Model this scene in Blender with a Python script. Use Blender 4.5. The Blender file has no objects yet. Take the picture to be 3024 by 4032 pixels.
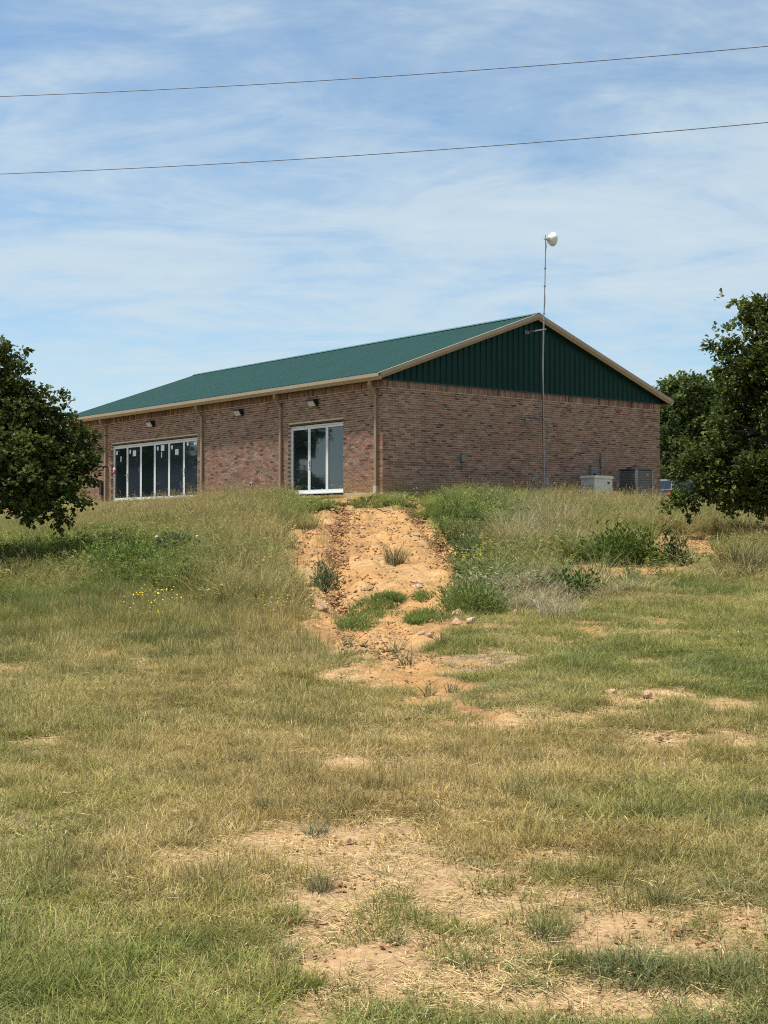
import bpy, bmesh, math
import numpy as np
from mathutils import Vector, Matrix, Euler

R = math.radians
rng = np.random.default_rng(11)
SC = bpy.context.scene
COL = SC.collection

# ------------------------------------------------------------------ camera
F_PX, PITCH, EYE = 5348.6, 0.0154, 1.6          # focal length in photo pixels (3024 x 4032)
cam_d = bpy.data.cameras.new('camera')
cam = bpy.data.objects.new('camera', cam_d)
COL.objects.link(cam)
cam.location = (0, 0, EYE)
cam.rotation_euler = (math.pi / 2 + PITCH, 0, 0)
cam_d.sensor_fit = 'HORIZONTAL'
cam_d.sensor_width = 36
cam_d.lens = F_PX / 3024 * 36
cam_d.clip_start = 0.1
cam_d.clip_end = 3000
SC.camera = cam

# ------------------------------------------------------------------ light
SUN_EL, SUN_AZ = R(70), R(-80)                    # azimuth from +Y, clockwise positive (towards +X)
sun_dir = Vector((math.sin(SUN_AZ) * math.cos(SUN_EL), math.cos(SUN_AZ) * math.cos(SUN_EL), math.sin(SUN_EL)))
sd = bpy.data.lights.new('sun', 'SUN')
sd.energy = 4.2
sd.angle = R(4.0)
sd.color = (1.0, 0.95, 0.87)
so = bpy.data.objects.new('sun', sd)
COL.objects.link(so)
so.location = (-20, 0, 60)
so.rotation_euler = (-sun_dir).to_track_quat('-Z', 'Y').to_euler()

W = bpy.data.worlds.new('World')
SC.world = W
W.use_nodes = True
nt = W.node_tree
nt.nodes.clear()


def N(nt, kind, **kw):
    n = nt.nodes.new(kind)
    for k, v in kw.items():
        if k.startswith('i_'):
            n.inputs[k[2:]].default_value = v
        else:
            setattr(n, k, v)
    return n


def math_node(nt, op, a, b=None, clamp=False):
    n = nt.nodes.new('ShaderNodeMath')
    n.operation = op
    n.use_clamp = clamp
    for i, v in enumerate((a, b)):
        if v is None:
            continue
        if isinstance(v, (int, float)):
            n.inputs[i].default_value = v
        else:
            nt.links.new(v, n.inputs[i])
    return n.outputs[0]


def mix_rgb(nt, fac, a, b, mode='MIX'):
    n = nt.nodes.new('ShaderNodeMix')
    n.data_type = 'RGBA'
    n.blend_type = mode
    for s, v in ((n.inputs[0], fac), (n.inputs[6], a), (n.inputs[7], b)):
        if isinstance(v, (int, float)):
            s.default_value = v
        elif isinstance(v, tuple):
            s.default_value = v if len(v) == 4 else (*v, 1)
        else:
            nt.links.new(v, s)
    return n.outputs[2]


def ramp(nt, fac, pts):
    n = nt.nodes.new('ShaderNodeValToRGB')
    el = n.color_ramp.elements
    while len(el) < len(pts):
        el.new(0.5)
    for e, (p, c) in zip(el, pts):
        e.position = p
        e.color = (c, c, c, 1) if isinstance(c, (int, float)) else (*c, 1)
    nt.links.new(fac, n.inputs[0])
    return n.outputs[0]


sky = N(nt, 'ShaderNodeTexSky', sky_type='NISHITA', sun_disc=False, sun_elevation=SUN_EL,
        sun_rotation=SUN_AZ, altitude=300, air_density=1.0, dust_density=0.4, ozone_density=2.0)
tc = N(nt, 'ShaderNodeTexCoord')
sep = N(nt, 'ShaderNodeSeparateXYZ')
nt.links.new(tc.outputs['Generated'], sep.inputs[0])
den = math_node(nt, 'ADD', math_node(nt, 'MAXIMUM', sep.outputs[2], 0.0), 0.16)
cmb = N(nt, 'ShaderNodeCombineXYZ')
nt.links.new(math_node(nt, 'DIVIDE', sep.outputs[0], den), cmb.inputs[0])
nt.links.new(math_node(nt, 'DIVIDE', sep.outputs[1], den), cmb.inputs[1])


def cloud_noise(scale, rot, stretch, detail, rough, dist, loc):
    mp = N(nt, 'ShaderNodeMapping')
    mp.inputs['Rotation'].default_value = (0, 0, rot)
    mp.inputs['Scale'].default_value = (stretch, 1, 1)
    mp.inputs['Location'].default_value = loc
    nt.links.new(cmb.outputs[0], mp.inputs[0])
    n = N(nt, 'ShaderNodeTexNoise', i_Scale=scale, i_Detail=detail, i_Roughness=rough, i_Distortion=dist)
    nt.links.new(mp.outputs[0], n.inputs['Vector'])
    return n.outputs['Fac']


c1 = cloud_noise(1.1, 0.35, 0.6, 7, 0.56, 0.35, (3.1, 1.7, 0))
c2 = cloud_noise(3.3, 0.5, 0.6, 9, 0.66, 0.9, (0.4, 5.2, 0))
c3 = cloud_noise(11.0, -0.3, 0.8, 6, 0.6, 0.3, (7.4, 2.2, 0))
csum = math_node(nt, 'ADD', math_node(nt, 'ADD', math_node(nt, 'MULTIPLY', c1, 0.52),
                                      math_node(nt, 'MULTIPLY', c2, 0.36)), math_node(nt, 'MULTIPLY', c3, 0.12))
cfac = ramp(nt, csum, [(0.37, 0.05), (0.455, 0.34), (0.535, 0.74), (0.62, 0.96)])
skyc = mix_rgb(nt, cfac, mix_rgb(nt, 1.0, sky.outputs[0], (.78, .93, .95), 'MULTIPLY'), (4.25, 5.0, 5.5, 1))
bg = N(nt, 'ShaderNodeBackground', i_Strength=0.078)
nt.links.new(skyc, bg.inputs[0])
wo = N(nt, 'ShaderNodeOutputWorld')
nt.links.new(bg.outputs[0], wo.inputs[0])

SC.view_settings.view_transform = 'Standard'
SC.view_settings.look = 'None'
SC.view_settings.exposure = 0.95
SC.view_settings.gamma = 1.0
SC.view_settings.use_curve_mapping = False
SC.cycles.use_denoising = False
SC.cycles.filter_width = 1.1
SC.cycles.sample_clamp_indirect = 4.0
SC.cycles.max_bounces = 6
SC.cycles.transparent_max_bounces = 8


# ------------------------------------------------------------------ helpers
def mat(name, color, rough=0.6, metal=0.0, vary=0.0, vscale=6.0, spec=0.5, bump=0.0, bscale=40.0, second=None):
    m = bpy.data.materials.new(name)
    m.use_nodes = True
    t = m.node_tree
    b = t.nodes['Principled BSDF']
    b.inputs['Roughness'].default_value = rough
    b.inputs['Metallic'].default_value = metal
    b.inputs['Specular IOR Level'].default_value = spec
    tcn = N(t, 'ShaderNodeTexCoord')
    if vary or second:
        n = N(t, 'ShaderNodeTexNoise', i_Scale=vscale, i_Detail=6.0, i_Roughness=0.6)
        t.links.new(tcn.outputs['Object'], n.inputs['Vector'])
        s2 = second if second else tuple(c * (1 - vary) for c in color)
        f = ramp(t, n.outputs['Fac'], [(0.35, 0.0), (0.68, 1.0)])
        t.links.new(mix_rgb(t, f, tuple(color), tuple(s2)), b.inputs['Base Color'])
    else:
        b.inputs['Base Color'].default_value = (*color, 1)
    if bump:
        n2 = N(t, 'ShaderNodeTexNoise', i_Scale=bscale, i_Detail=5.0)
        t.links.new(tcn.outputs['Object'], n2.inputs['Vector'])
        bp = N(t, 'ShaderNodeBump', i_Strength=bump, i_Distance=0.01)
        t.links.new(n2.outputs['Fac'], bp.inputs['Height'])
        t.links.new(bp.outputs[0], b.inputs['Normal'])
    return m


def new_mesh(name, V, Fc, m=None, smooth=False):
    me = bpy.data.meshes.new(name)
    me.from_pydata([tuple(v) for v in np.asarray(V)] if isinstance(V, np.ndarray) else V, [],
                   Fc.tolist() if isinstance(Fc, np.ndarray) else Fc)
    if m:
        me.materials.append(m)
    if smooth:
        me.polygons.foreach_set('use_smooth', [True] * len(me.polygons))
    me.update()
    return me


def fast_mesh(name, V, Fc, m=None, smooth=False):
    """V (n,3) array, Fc (k,3|4) array of same-size faces"""
    me = bpy.data.meshes.new(name)
    V = np.asarray(V, np.float32)
    Fc = np.asarray(Fc, np.int32)
    k, c = Fc.shape
    me.vertices.add(len(V))
    me.vertices.foreach_set('co', V.ravel())
    me.loops.add(k * c)
    me.loops.foreach_set('vertex_index', Fc.ravel())
    me.polygons.add(k)
    me.polygons.foreach_set('loop_start', np.arange(k, dtype=np.int32) * c)
    me.polygons.foreach_set('use_smooth', np.full(k, smooth))
    me.update(calc_edges=True)
    if m:
        me.materials.append(m)
    return me


def vcol(me, name, arr):
    a = me.attributes.new(name, 'FLOAT_COLOR', 'POINT')
    arr = np.asarray(arr, np.float32)
    if arr.shape[1] == 3:
        arr = np.concatenate([arr, np.ones((len(arr), 1), np.float32)], 1)
    a.data.foreach_set('color', arr.ravel())


def obj(name, me, parent=None, label=None, cat=None, group=None, kind=None):
    o = bpy.data.objects.new(name, me)
    COL.objects.link(o)
    if parent:
        o.parent = parent
    if label:
        o['label'] = label
    if cat:
        o['category'] = cat
    if group:
        o['group'] = group
    if kind:
        o['kind'] = kind
    return o


def thing(name, label, cat, M=None, group=None):
    o = obj(name, None, None, label, cat, group)
    o.empty_display_size = 0.2
    if M is not None:
        o.matrix_world = M
    return o


class MB:
    """collects simple solids into one mesh"""
    def __init__(self):
        self.v, self.f = [], []

    def add(self, V, Fc):
        o = len(self.v)
        self.v += [tuple(map(float, p)) for p in V]
        self.f += [[i + o for i in f] for f in Fc]
        return self

    def box(self, x0, x1, y0, y1, z0, z1):
        V = [(x, y, z) for z in (z0, z1) for y in (y0, y1) for x in (x0, x1)]
        return self.add(V, [[0, 2, 3, 1], [4, 5, 7, 6], [0, 1, 5, 4], [2, 6, 7, 3], [0, 4, 6, 2], [1, 3, 7, 5]])

    def tube(self, pts, rad, n=8, cap=True):
        pts = [Vector(p) for p in pts]
        rs = rad if hasattr(rad, '__len__') else [rad] * len(pts)
        V, Fc = [], []
        up = Vector((0.13, 0.31, 1)).normalized()
        for i, p in enumerate(pts):
            d = (pts[min(i + 1, len(pts) - 1)] - pts[max(i - 1, 0)]).normalized()
            a = d.cross(up)
            if a.length < 1e-3:
                a = d.cross(Vector((1, 0, 0)))
            a.normalize()
            b = d.cross(a)
            for k in range(n):
                t = 2 * math.pi * k / n
                V.append(p + (a * math.cos(t) + b * math.sin(t)) * rs[i])
        for i in range(len(pts) - 1):
            for k in range(n):
                k2 = (k + 1) % n
                Fc.append([i * n + k, (i + 1) * n + k, (i + 1) * n + k2, i * n + k2])
        if cap:
            Fc.append(list(range(n)))
            Fc.append([(len(pts) - 1) * n + k for k in range(n)][::-1])
        return self.add(V, Fc)

    def prism(self, prof, A, B, C, t0, t1, caps=True):
        """profile (p,q) in axes A,B extruded along C from t0 to t1"""
        A, B, C = Vector(A), Vector(B), Vector(C)
        n = len(prof)
        V = [A * p + B * q + C * t for t in (t0, t1) for p, q in prof]
        Fc = [[i, (i + 1) % n, n + (i + 1) % n, n + i] for i in range(n)]
        if caps:
            Fc += [list(range(n))[::-1], list(range(n, 2 * n))]
        return self.add(V, Fc)

    def lathe(self, prof, n=20, M=None):
        V = [(r * math.cos(2 * math.pi * k / n), r * math.sin(2 * math.pi * k / n), z) for r, z in prof for k in range(n)]
        if M is not None:
            V = [M @ Vector(p) for p in V]
        Fc = [[i * n + k, i * n + (k + 1) % n, (i + 1) * n + (k + 1) % n, (i + 1) * n + k]
              for i in range(len(prof) - 1) for k in range(n)]
        return self.add(V, Fc)

    def build(self, name, m, parent=None, bevel=0.0, smooth=False, **kw):
        bm = bmesh.new()
        vs = [bm.verts.new(v) for v in self.v]
        for f in self.f:
            try:
                bm.faces.new([vs[i] for i in f])
            except ValueError:
                pass
        bmesh.ops.recalc_face_normals(bm, faces=bm.faces)
        if bevel:
            bmesh.ops.bevel(bm, geom=[e for e in bm.edges if len(e.link_faces) == 2 and e.calc_face_angle() > 0.6],
                            offset=bevel, segments=2, affect='EDGES', clamp_overlap=True)
        me = bpy.data.meshes.new(name)
        bm.to_mesh(me)
        bm.free()
        me.materials.append(m)
        if smooth:
            me.polygons.foreach_set('use_smooth', [True] * len(me.polygons))
        return obj(name, me, parent, **kw)


# ---- value noise in numpy
def _hash(ix, iy, seed):
    h = (ix.astype(np.int64) * 374761393 + iy.astype(np.int64) * 668265263 + seed * 1274126177) & 0x7fffffff
    h = ((h ^ (h >> 13)) * 1274126177) & 0x7fffffff
    return ((h ^ (h >> 16)) & 0xffff) / 65535.0


def vnoise(x, y, seed=0):
    x, y = np.asarray(x, float), np.asarray(y, float)
    ix, iy = np.floor(x), np.floor(y)
    fx, fy = x - ix, y - iy
    fx, fy = fx * fx * (3 - 2 * fx), fy * fy * (3 - 2 * fy)
    a, b = _hash(ix, iy, seed), _hash(ix + 1, iy, seed)
    c, d = _hash(ix, iy + 1, seed), _hash(ix + 1, iy + 1, seed)
    return (a * (1 - fx) + b * fx) * (1 - fy) + (c * (1 - fx) + d * fx) * fy


def fbm(x, y, seed=0, o=4):
    s, a, t = 0, 0.5, 0
    for i in range(o):
        s = s + a * vnoise(np.asarray(x) * 2 ** i + 17.3 * i, np.asarray(y) * 2 ** i - 9.1 * i, seed + i)
        t += a
        a *= 0.5
    return s / t


def sstep(a, b, x):
    t = np.clip((x - a) / (b - a), 0, 1)
    return t * t * (3 - 2 * t)


# ------------------------------------------------------------------ site geometry
TH = R(38.434)
U = np.array([math.cos(TH), math.sin(TH), 0.0])       # along the gable wall, to the right and away
VV = np.array([-math.sin(TH), math.cos(TH), 0.0])     # along the front wall, to the left and away
C0 = np.array([-0.0353, 38.8329, 2.8148])             # near corner, at the wall's foot
BW, BL, BH = 12.059, 20.4455, 3.17                    # gable width, length, brick height
OE, OR, ZE, ZR = 0.335, 0.272, 3.324, 5.598           # overhangs, eave and ridge height
D1, D2, ZL = (1.883, 4.763), (10.3265, 16.7214), 2.167  # door openings along the front wall, their height


def project(P):
    P = np.atleast_2d(np.asarray(P, float)) - np.array([0, 0, EYE])
    c, s = math.cos(PITCH), math.sin(PITCH)
    Z = P[:, 1] * c + P[:, 2] * s
    Yu = -P[:, 1] * s + P[:, 2] * c
    Z = np.where(Z < 0.05, 0.05, Z)
    return 1512 + P[:, 0] / Z * F_PX, 2016 - Yu / Z * F_PX


_S = np.array([-1, 0, 1.6, 3.3, 5.8, 9.3, 12.7, 16.1, 18.7, 22.9, 28, 34, 400])
_Z = np.array([2.72, 2.72, 2.5, 2.22, 1.87, 1.40, .93, .50, .30, .12, .02, 0, 0])
_sx = np.linspace(-1, 60, 1221)
_sz = np.interp(_sx, _S, _Z)
_k = np.hanning(41)
_sz = np.convolve(np.pad(_sz, 20, mode='edge'), _k / _k.sum(), 'valid')


def seg_dist(px, py, pts):
    d = np.full(np.shape(px), 1e9)
    for (x0, y0), (x1, y1) in zip(pts[:-1], pts[1:]):
        dx, dy = x1 - x0, y1 - y0
        t = np.clip(((px - x0) * dx + (py - y0) * dy) / (dx * dx + dy * dy), 0, 1)
        d = np.minimum(d, np.hypot(px - x0 - t * dx, py - y0 - t * dy))
    return d


def base_height(x, y):
    rx, ry = x - C0[0], y - C0[1]
    a = np.maximum(0, -(rx * U[0] + ry * U[1]))
    b = np.maximum(0, -(rx * VV[0] + ry * VV[1]))
    s = np.hypot(a, 0.75 * b)
    z = np.interp(s, _sx, _sz)
    near = np.exp(-((x / 60) ** 2))
    damp = sstep(0.2, 2.5, s)
    z = z + damp * near * (0.16 * (fbm(x * .22, y * .22, 3, 3) - .5) + 0.05 * (fbm(x * 1.1, y * 1.1, 5, 3) - .5))
    return z


DIRT_POLY = [(1440, 1958), (1560, 1950), (1660, 1985), (1740, 2060), (1810, 2120), (1850, 2190), (1790, 2260),
             (1800, 2330), (1760, 2420), (1730, 2540), (1735, 2620), (1850, 2690), (1870, 2800), (1580, 2840),
             (1540, 2720), (1470, 2610), (1330, 2580), (1230, 2510), (1200, 2400), (1230, 2330), (1180, 2290),
             (1110, 2270), (1100, 2180), (1170, 2080), (1260, 2010), (1360, 1980), (1440, 1958)]
PATCH = [  # cx, cy, rx, ry, strength : bare ground seen in the lawn
    (1650, 3480, 800, 180, .85), (1350, 3330, 560, 130, .8), (2200, 3620, 800, 190, .85), (1450, 3720, 420, 190, .9), (1480, 2660, 330, 90, .6), (1800, 2620, 260, 60, .6),
    (2750, 3680, 460, 190, .82), (1900, 3880, 520, 110, .62), (2450, 3960, 700, 90, .62), (2250, 3380, 520, 80, .55),
    (800, 3380, 260, 60, .5), (90, 3250, 190, 60, .6), (600, 3060, 140, 34, .5), (220, 3060, 160, 30, .45),
    (2540, 2745, 230, 42, .85), (2900, 2790, 190, 34, .75), (1960, 2740, 190, 30, .6), (1960, 2590, 160, 44, .55),
    (2520, 2610, 160, 26, .45), (2560, 2500, 120, 24, .4), (2400, 2250, 330, 44, .62), (2700, 2150, 330, 52, .80),
    (1350, 2645, 200, 26, .6), (2330, 2800, 90, 20, .45), (1560, 2900, 70, 20, .5), (1900, 2130, 90, 60, .7),
    (1120, 2230, 120, 40, .5), (2080, 2430, 260, 30, .35), (2000, 2900, 120, 22, .3), (2690, 2960, 120, 20, .35),
    (1000, 2600, 90, 14, .3), (650, 2720, 120, 18, .35)]


def inside(px, py, poly):
    c = np.zeros(np.shape(px), bool)
    for (x0, y0), (x1, y1) in zip(poly[:-1], poly[1:]):
        if y0 == y1:
            continue
        k = ((y0 > py) != (y1 > py)) & (px < (x1 - x0) * (py - y0) / (y1 - y0) + x0)
        c ^= k
    return c


def masks(x, y, z):
    """bare-soil masks at ground points: (ramp of orange dirt, bare patches in the lawn)"""
    px, py = project(np.stack([x, y, z], -1).reshape(-1, 3))
    px, py = px.reshape(np.shape(x)), py.reshape(np.shape(x))
    ahead = y > 2.5
    n = fbm(x * .9, y * .9, 21, 4) - .5
    n2 = fbm(x * 3.1, y * 3.1, 25, 3) - .5
    d = seg_dist(px, py * 1.3, [(a, b * 1.3) for a, b in DIRT_POLY])
    d = np.where(inside(px, py, DIRT_POLY), d, -d)
    soft = 50 + 70 * sstep(2350, 2550, py)
    ramp_ = sstep(-soft, soft, d + 260 * n + 210 * n2)
    pt = np.zeros(np.shape(x))
    for cx, cy, rx, ry, st in PATCH:
        q = np.hypot((px - cx) / rx, (py - cy) / ry)
        pt = np.maximum(pt, st * (1 - sstep(.45, 1.15, q - 0.9 * n - .5 * n2)))
    pt = np.maximum(pt, 0.55 * sstep(.10, .22, n + .5 * n2) * (py > 2430))
    return np.where(ahead, ramp_, 0), np.where(ahead, pt, 0), px, py


GULLY_L = [(1350, 2010), (1335, 2090), (1330, 2180), (1320, 2300), (1350, 2400)]
GULLY_R = [(1620, 1990), (1680, 2070), (1745, 2160), (1790, 2180)]


def terrain(x, y):
    x, y = np.asarray(x, float), np.asarray(y, float)
    z = base_height(x, y)
    rm, pm, px, py = masks(x, y, z)
    gl = np.exp(-(seg_dist(px, py, GULLY_L) / 34) ** 2)
    gr = np.exp(-(seg_dist(px, py, GULLY_R) / 26) ** 2)
    rough = (fbm(x * 4, y * 4, 31, 4) - .5) * .06 + np.minimum(np.abs(fbm(x * 2.2 + y * .12, y * .45, 37, 3) - .5), .16) * .65 - .06
    z = z + rm * rough - (.22 * gl + .26 * gr) * np.clip(rm + .3, 0, 1)
    z = z + 0.03 * pm * (fbm(x * 7, y * 7, 41, 3) - .7)
    return z


def ground_at(px, py):
    """point where the photo pixel's ray meets the ground"""
    c, s = math.cos(PITCH), math.sin(PITCH)
    dx, dy = (px - 1512) / F_PX, (2016 - py) / F_PX
    d = np.array([dx, c - dy * s, s + dy * c])
    t = np.arange(3.0, 75, 0.04)
    P = np.array([0, 0, EYE]) + t[:, None] * d
    h = terrain(P[:, 0], P[:, 1])
    k = np.nonzero(P[:, 2] <= h)[0]
    k = k[0] if len(k) else len(t) - 1
    return Vector((P[k, 0], P[k, 1], float(h[k])))


def B(u, v, z=0.0):
    return Vector(C0 + u * U + v * VV + np.array([0, 0, z]))


def BM(u, v, z=0.0):
    """matrix of a frame standing at (u,v,z) of the building: local x = u, y = v"""
    p = B(u, v, z)
    return Matrix(((U[0], VV[0], 0, p.x), (U[1], VV[1], 0, p.y), (0, 0, 1, p.z), (0, 0, 0, 1)))


def solve(fn, px, lo, hi):
    xs = np.linspace(lo, hi, 400)
    q = np.array([project(np.array(fn(x)))[0][0] for x in xs])
    return float(xs[np.argmin(np.abs(q - px))])


def u_at(px, out=0.0):
    return solve(lambda t: B(t, -out, 1), px, -1, 14)


def v_at(px, out=0.0):
    return solve(lambda t: B(-out, t, 1.2), px, -1, 23)


# ------------------------------------------------------------------ ground sheet
def axis(parts):
    a = []
    for lo, hi, st in parts:
        a += list(np.arange(lo, hi, st))
    return np.array(a + [parts[-1][1]])


gx = axis([(-600, -80, 40), (-80, -24, 4), (-24, -8, .3), (-8, -4, .12), (-4, 6, .075), (6, 10, .12), (10, 24, .3), (24, 80, 4), (80, 600, 40)])
gy = axis([(-300, -20, 28), (-20, 3, 1.5), (3, 14, .075), (14, 39, .09), (39, 56, .4), (56, 100, 4), (100, 900, 50)])
GX, GY = np.meshgrid(gx, gy)
GZ = terrain(GX, GY)
RM, PM, PX, PY = masks(GX, GY, GZ)


def soil_colour(x, y, rm, pm, px, py):
    n1 = fbm(x * .8, y * .8, 51, 4)[..., None]
    n2 = fbm(x * 9, y * 9, 53, 3)[..., None]
    under = np.array([.24, .185, .085]) * (0.7 + .6 * n1)
    orange = np.array([.400, .226, .090]) * (0.86 + .28 * n1)
    n4 = fbm(x * 1.3, y * .6, 57, 4)[..., None]
    orange = orange * (1 - sstep(.48, .70, n4)) + np.array([.42, .265, .125]) * sstep(.48, .70, n4)
    orange = orange * (1 - .8 * sstep(.46, .30, n4)) + np.array([.30, .172, .080]) * .8 * sstep(.46, .30, n4)
    orange = orange * (0.60 + .8 * n2)
    sand = (np.array([.43, .268, .132]) * n1 + np.array([.48, .335, .19]) * (1 - n1)) * (0.75 + .5 * n2)
    grey = np.array([.22, .17, .12]) * (0.7 + .6 * n2)
    g = np.clip(np.exp(-((px - 1960) / 260) ** 2 - ((py - 2590) / 70) ** 2)
                + np.exp(-((px - 90) / 220) ** 2 - ((py - 3230) / 100) ** 2), 0, 1)[..., None]
    far = sstep(2450, 2950, py)[..., None]
    bare = orange * (1 - far) + sand * far
    bare = bare * (1 - .8 * g) + grey * .8 * g
    k = sstep(.22, .62, pm)[..., None]
    c = under * (1 - k) + bare * k
    r = sstep(.3, .7, rm)[..., None]
    return c * (1 - r) + orange * r


nx, ny = len(gx), len(gy)
ii = (np.arange(ny - 1)[:, None] * nx + np.arange(nx - 1)[None, :]).ravel()
gm = bpy.data.materials.new('ground')
gm.use_nodes = True
t = gm.node_tree
b = t.nodes['Principled BSDF']
b.inputs['Roughness'].default_value = .95
b.inputs['Specular IOR Level'].default_value = .1
at = N(t, 'ShaderNodeAttribute', attribute_name='soil')
tcg = N(t, 'ShaderNodeTexCoord')
n1 = N(t, 'ShaderNodeTexNoise', i_Scale=30.0, i_Detail=8.0, i_Roughness=.7)
t.links.new(tcg.outputs['Object'], n1.inputs['Vector'])
n2 = N(t, 'ShaderNodeTexVoronoi', i_Scale=26.0)
t.links.new(tcg.outputs['Object'], n2.inputs['Vector'])
f1 = ramp(t, n1.outputs['Fac'], [(.3, .62), (.7, 1.25)])
t.links.new(mix_rgb(t, 1.0, at.outputs['Color'], f1, 'MULTIPLY'), b.inputs['Base Color'])
hsum = math_node(t, 'ADD', n1.outputs['Fac'], math_node(t, 'MULTIPLY', n2.outputs['Distance'], .5))
bp = N(t, 'ShaderNodeBump', i_Strength=.9, i_Distance=.035)
t.links.new(hsum, bp.inputs['Height'])
t.links.new(bp.outputs[0], b.inputs['Normal'])
gme = fast_mesh('ground', np.stack([GX, GY, GZ], -1).reshape(-1, 3), np.stack([ii, ii + 1, ii + nx + 1, ii + nx], 1), gm, True)
vcol(gme, 'soil', soil_colour(GX, GY, RM, PM, PX, PY).reshape(-1, 3))
obj('ground', gme, kind='structure')

# ------------------------------------------------------------------ building
M_tan = mat('tan_trim', (.36, .27, .19), .45, 0, .10, 2.0)
M_tan2 = mat('tan_downspout', (.30, .205, .135), .5, 0, .12, 3.0)
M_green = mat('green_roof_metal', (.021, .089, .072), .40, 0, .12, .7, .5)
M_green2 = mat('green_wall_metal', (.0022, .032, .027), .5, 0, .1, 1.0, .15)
M_soffit = mat('dark_soffit', (.012, .02, .018), .8)
M_white = mat('white_door_frame', (.74, .76, .77), .35, 0, .06, 3)
M_lintel = mat('brown_lintel', (.10, .055, .028), .7, 0, .3, 8)
M_black = mat('black_metal', (.012, .012, .014), .5)
M_galv = mat('galvanised_metal', (.30, .31, .32), .5, .3, .15, 5)
M_grey = mat('grey_box_paint', (.20, .205, .20), .55, 0, .12, 6)
M_paper = mat('white_paper', (.78, .79, .80), .8)
M_seal = mat('black_seal', (.015, .016, .018), .7)
M_conc = mat('concrete', (.34, .30, .25), .9, 0, .3, 3, .3, .4, 30)
M_lens = mat('lamp_lens', (.55, .55, .52), .25)
M_chrome = mat('handle_metal', (.35, .35, .36), .35, .8)
M_wplast = mat('white_plastic', (.72, .71, .68), .45, 0, .06, 6)


def glass_mat(name, base, ior=1.75):
    m = bpy.data.materials.new(name)
    m.use_nodes = True
    t = m.node_tree
    b = t.nodes['Principled BSDF']
    b.inputs['Base Color'].default_value = (*base, 1)
    b.inputs['Roughness'].default_value = .025
    b.inputs['IOR'].default_value = ior
    tcn = N(t, 'ShaderNodeTexCoord')
    n = N(t, 'ShaderNodeTexNoise', i_Scale=1.3, i_Detail=1.0)
    t.links.new(tcn.outputs['Object'], n.inputs['Vector'])
    bp = N(t, 'ShaderNodeBump', i_Strength=.05, i_Distance=.05)
    t.links.new(n.outputs['Fac'], bp.inputs['Height'])
    t.links.new(bp.outputs[0], b.inputs['Normal'])
    return m


M_glass = glass_mat('door_glass', (.010, .016, .020), 1.95)
M_film = glass_mat('filmed_glass', (.028, .038, .052), 1.75)

# mortar and brick
m = bpy.data.materials.new('mortar')
m.use_nodes = True
t = m.node_tree
b = t.nodes['Principled BSDF']
b.inputs['Roughness'].default_value = .95
tcn = N(t, 'ShaderNodeTexCoord')
sp = N(t, 'ShaderNodeSeparateXYZ')
t.links.new(tcn.outputs['Object'], sp.inputs[0])
nn = N(t, 'ShaderNodeTexNoise', i_Scale=1.4, i_Detail=5.0)
t.links.new(tcn.outputs['Object'], nn.inputs['Vector'])
cc = mix_rgb(t, nn.outputs['Fac'], (.52, .39, .305), (.64, .50, .40))
spl = math_node(t, 'MULTIPLY', ramp(t, math_node(t, 'ADD', sp.outputs[2], math_node(t, 'MULTIPLY', nn.outputs['Fac'], .6)),
                                    [(.25, 1.0), (.85, 0.0)]), .75)
t.links.new(mix_rgb(t, spl, cc, (.46, .32, .15)), b.inputs['Base Color'])
n3 = N(t, 'ShaderNodeTexNoise', i_Scale=60.0, i_Detail=4.0)
t.links.new(tcn.outputs['Object'], n3.inputs['Vector'])
bp = N(t, 'ShaderNodeBump', i_Strength=.4, i_Distance=.01)
t.links.new(n3.outputs['Fac'], bp.inputs['Height'])
t.links.new(bp.outputs[0], b.inputs['Normal'])
M_mortar = m

m = bpy.data.materials.new('tumbled_brick')
m.use_nodes = True
t = m.node_tree
b = t.nodes['Principled BSDF']
b.inputs['Roughness'].default_value = .92
b.inputs['Specular IOR Level'].default_value = .25
at = N(t, 'ShaderNodeAttribute', attribute_name='tone')
geo = N(t, 'ShaderNodeNewGeometry')
tr = N(t, 'ShaderNodeVectorMath', operation='SUBTRACT')
t.links.new(geo.outputs['Position'], tr.inputs[0])
tr.inputs[1].default_value = tuple(C0)
sp = N(t, 'ShaderNodeSeparateXYZ')
t.links.new(tr.outputs[0], sp.inputs[0])
nn = N(t, 'ShaderNodeTexNoise', i_Scale=1.1, i_Detail=6.0, i_Roughness=.62)
t.links.new(tr.outputs[0], nn.inputs['Vector'])
n3 = N(t, 'ShaderNodeTexNoise', i_Scale=26.0, i_Detail=5.0, i_Roughness=.6)
t.links.new(tr.outputs[0], n3.inputs['Vector'])
smear = math_node(t, 'MULTIPLY', ramp(t, math_node(t, 'ADD', math_node(t, 'MULTIPLY', nn.outputs['Fac'], .62),
                                                   math_node(t, 'MULTIPLY', n3.outputs['Fac'], .38)), [(.53, 0.0), (.70, 1.0)]), .40)
c1_ = mix_rgb(t, 1.0, at.outputs['Color'], ramp(t, n3.outputs['Fac'], [(.3, .85), (.7, 1.4)]), 'MULTIPLY')
c2_ = mix_rgb(t, smear, c1_, (.38, .245, .195))
spl = math_node(t, 'MULTIPLY', ramp(t, math_node(t, 'ADD', sp.outputs[2], math_node(t, 'MULTIPLY', nn.outputs['Fac'], .55)),
                                    [(.25, 1.0), (.75, 0.0)]), .62)
t.links.new(mix_rgb(t, spl, c2_, (.36, .23, .10)), b.inputs['Base Color'])
bp = N(t, 'ShaderNodeBump', i_Strength=.5, i_Distance=.008)
t.links.new(n3.outputs['Fac'], bp.inputs['Height'])
t.links.new(bp.outputs[0], b.inputs['Normal'])
M_brick = m

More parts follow.
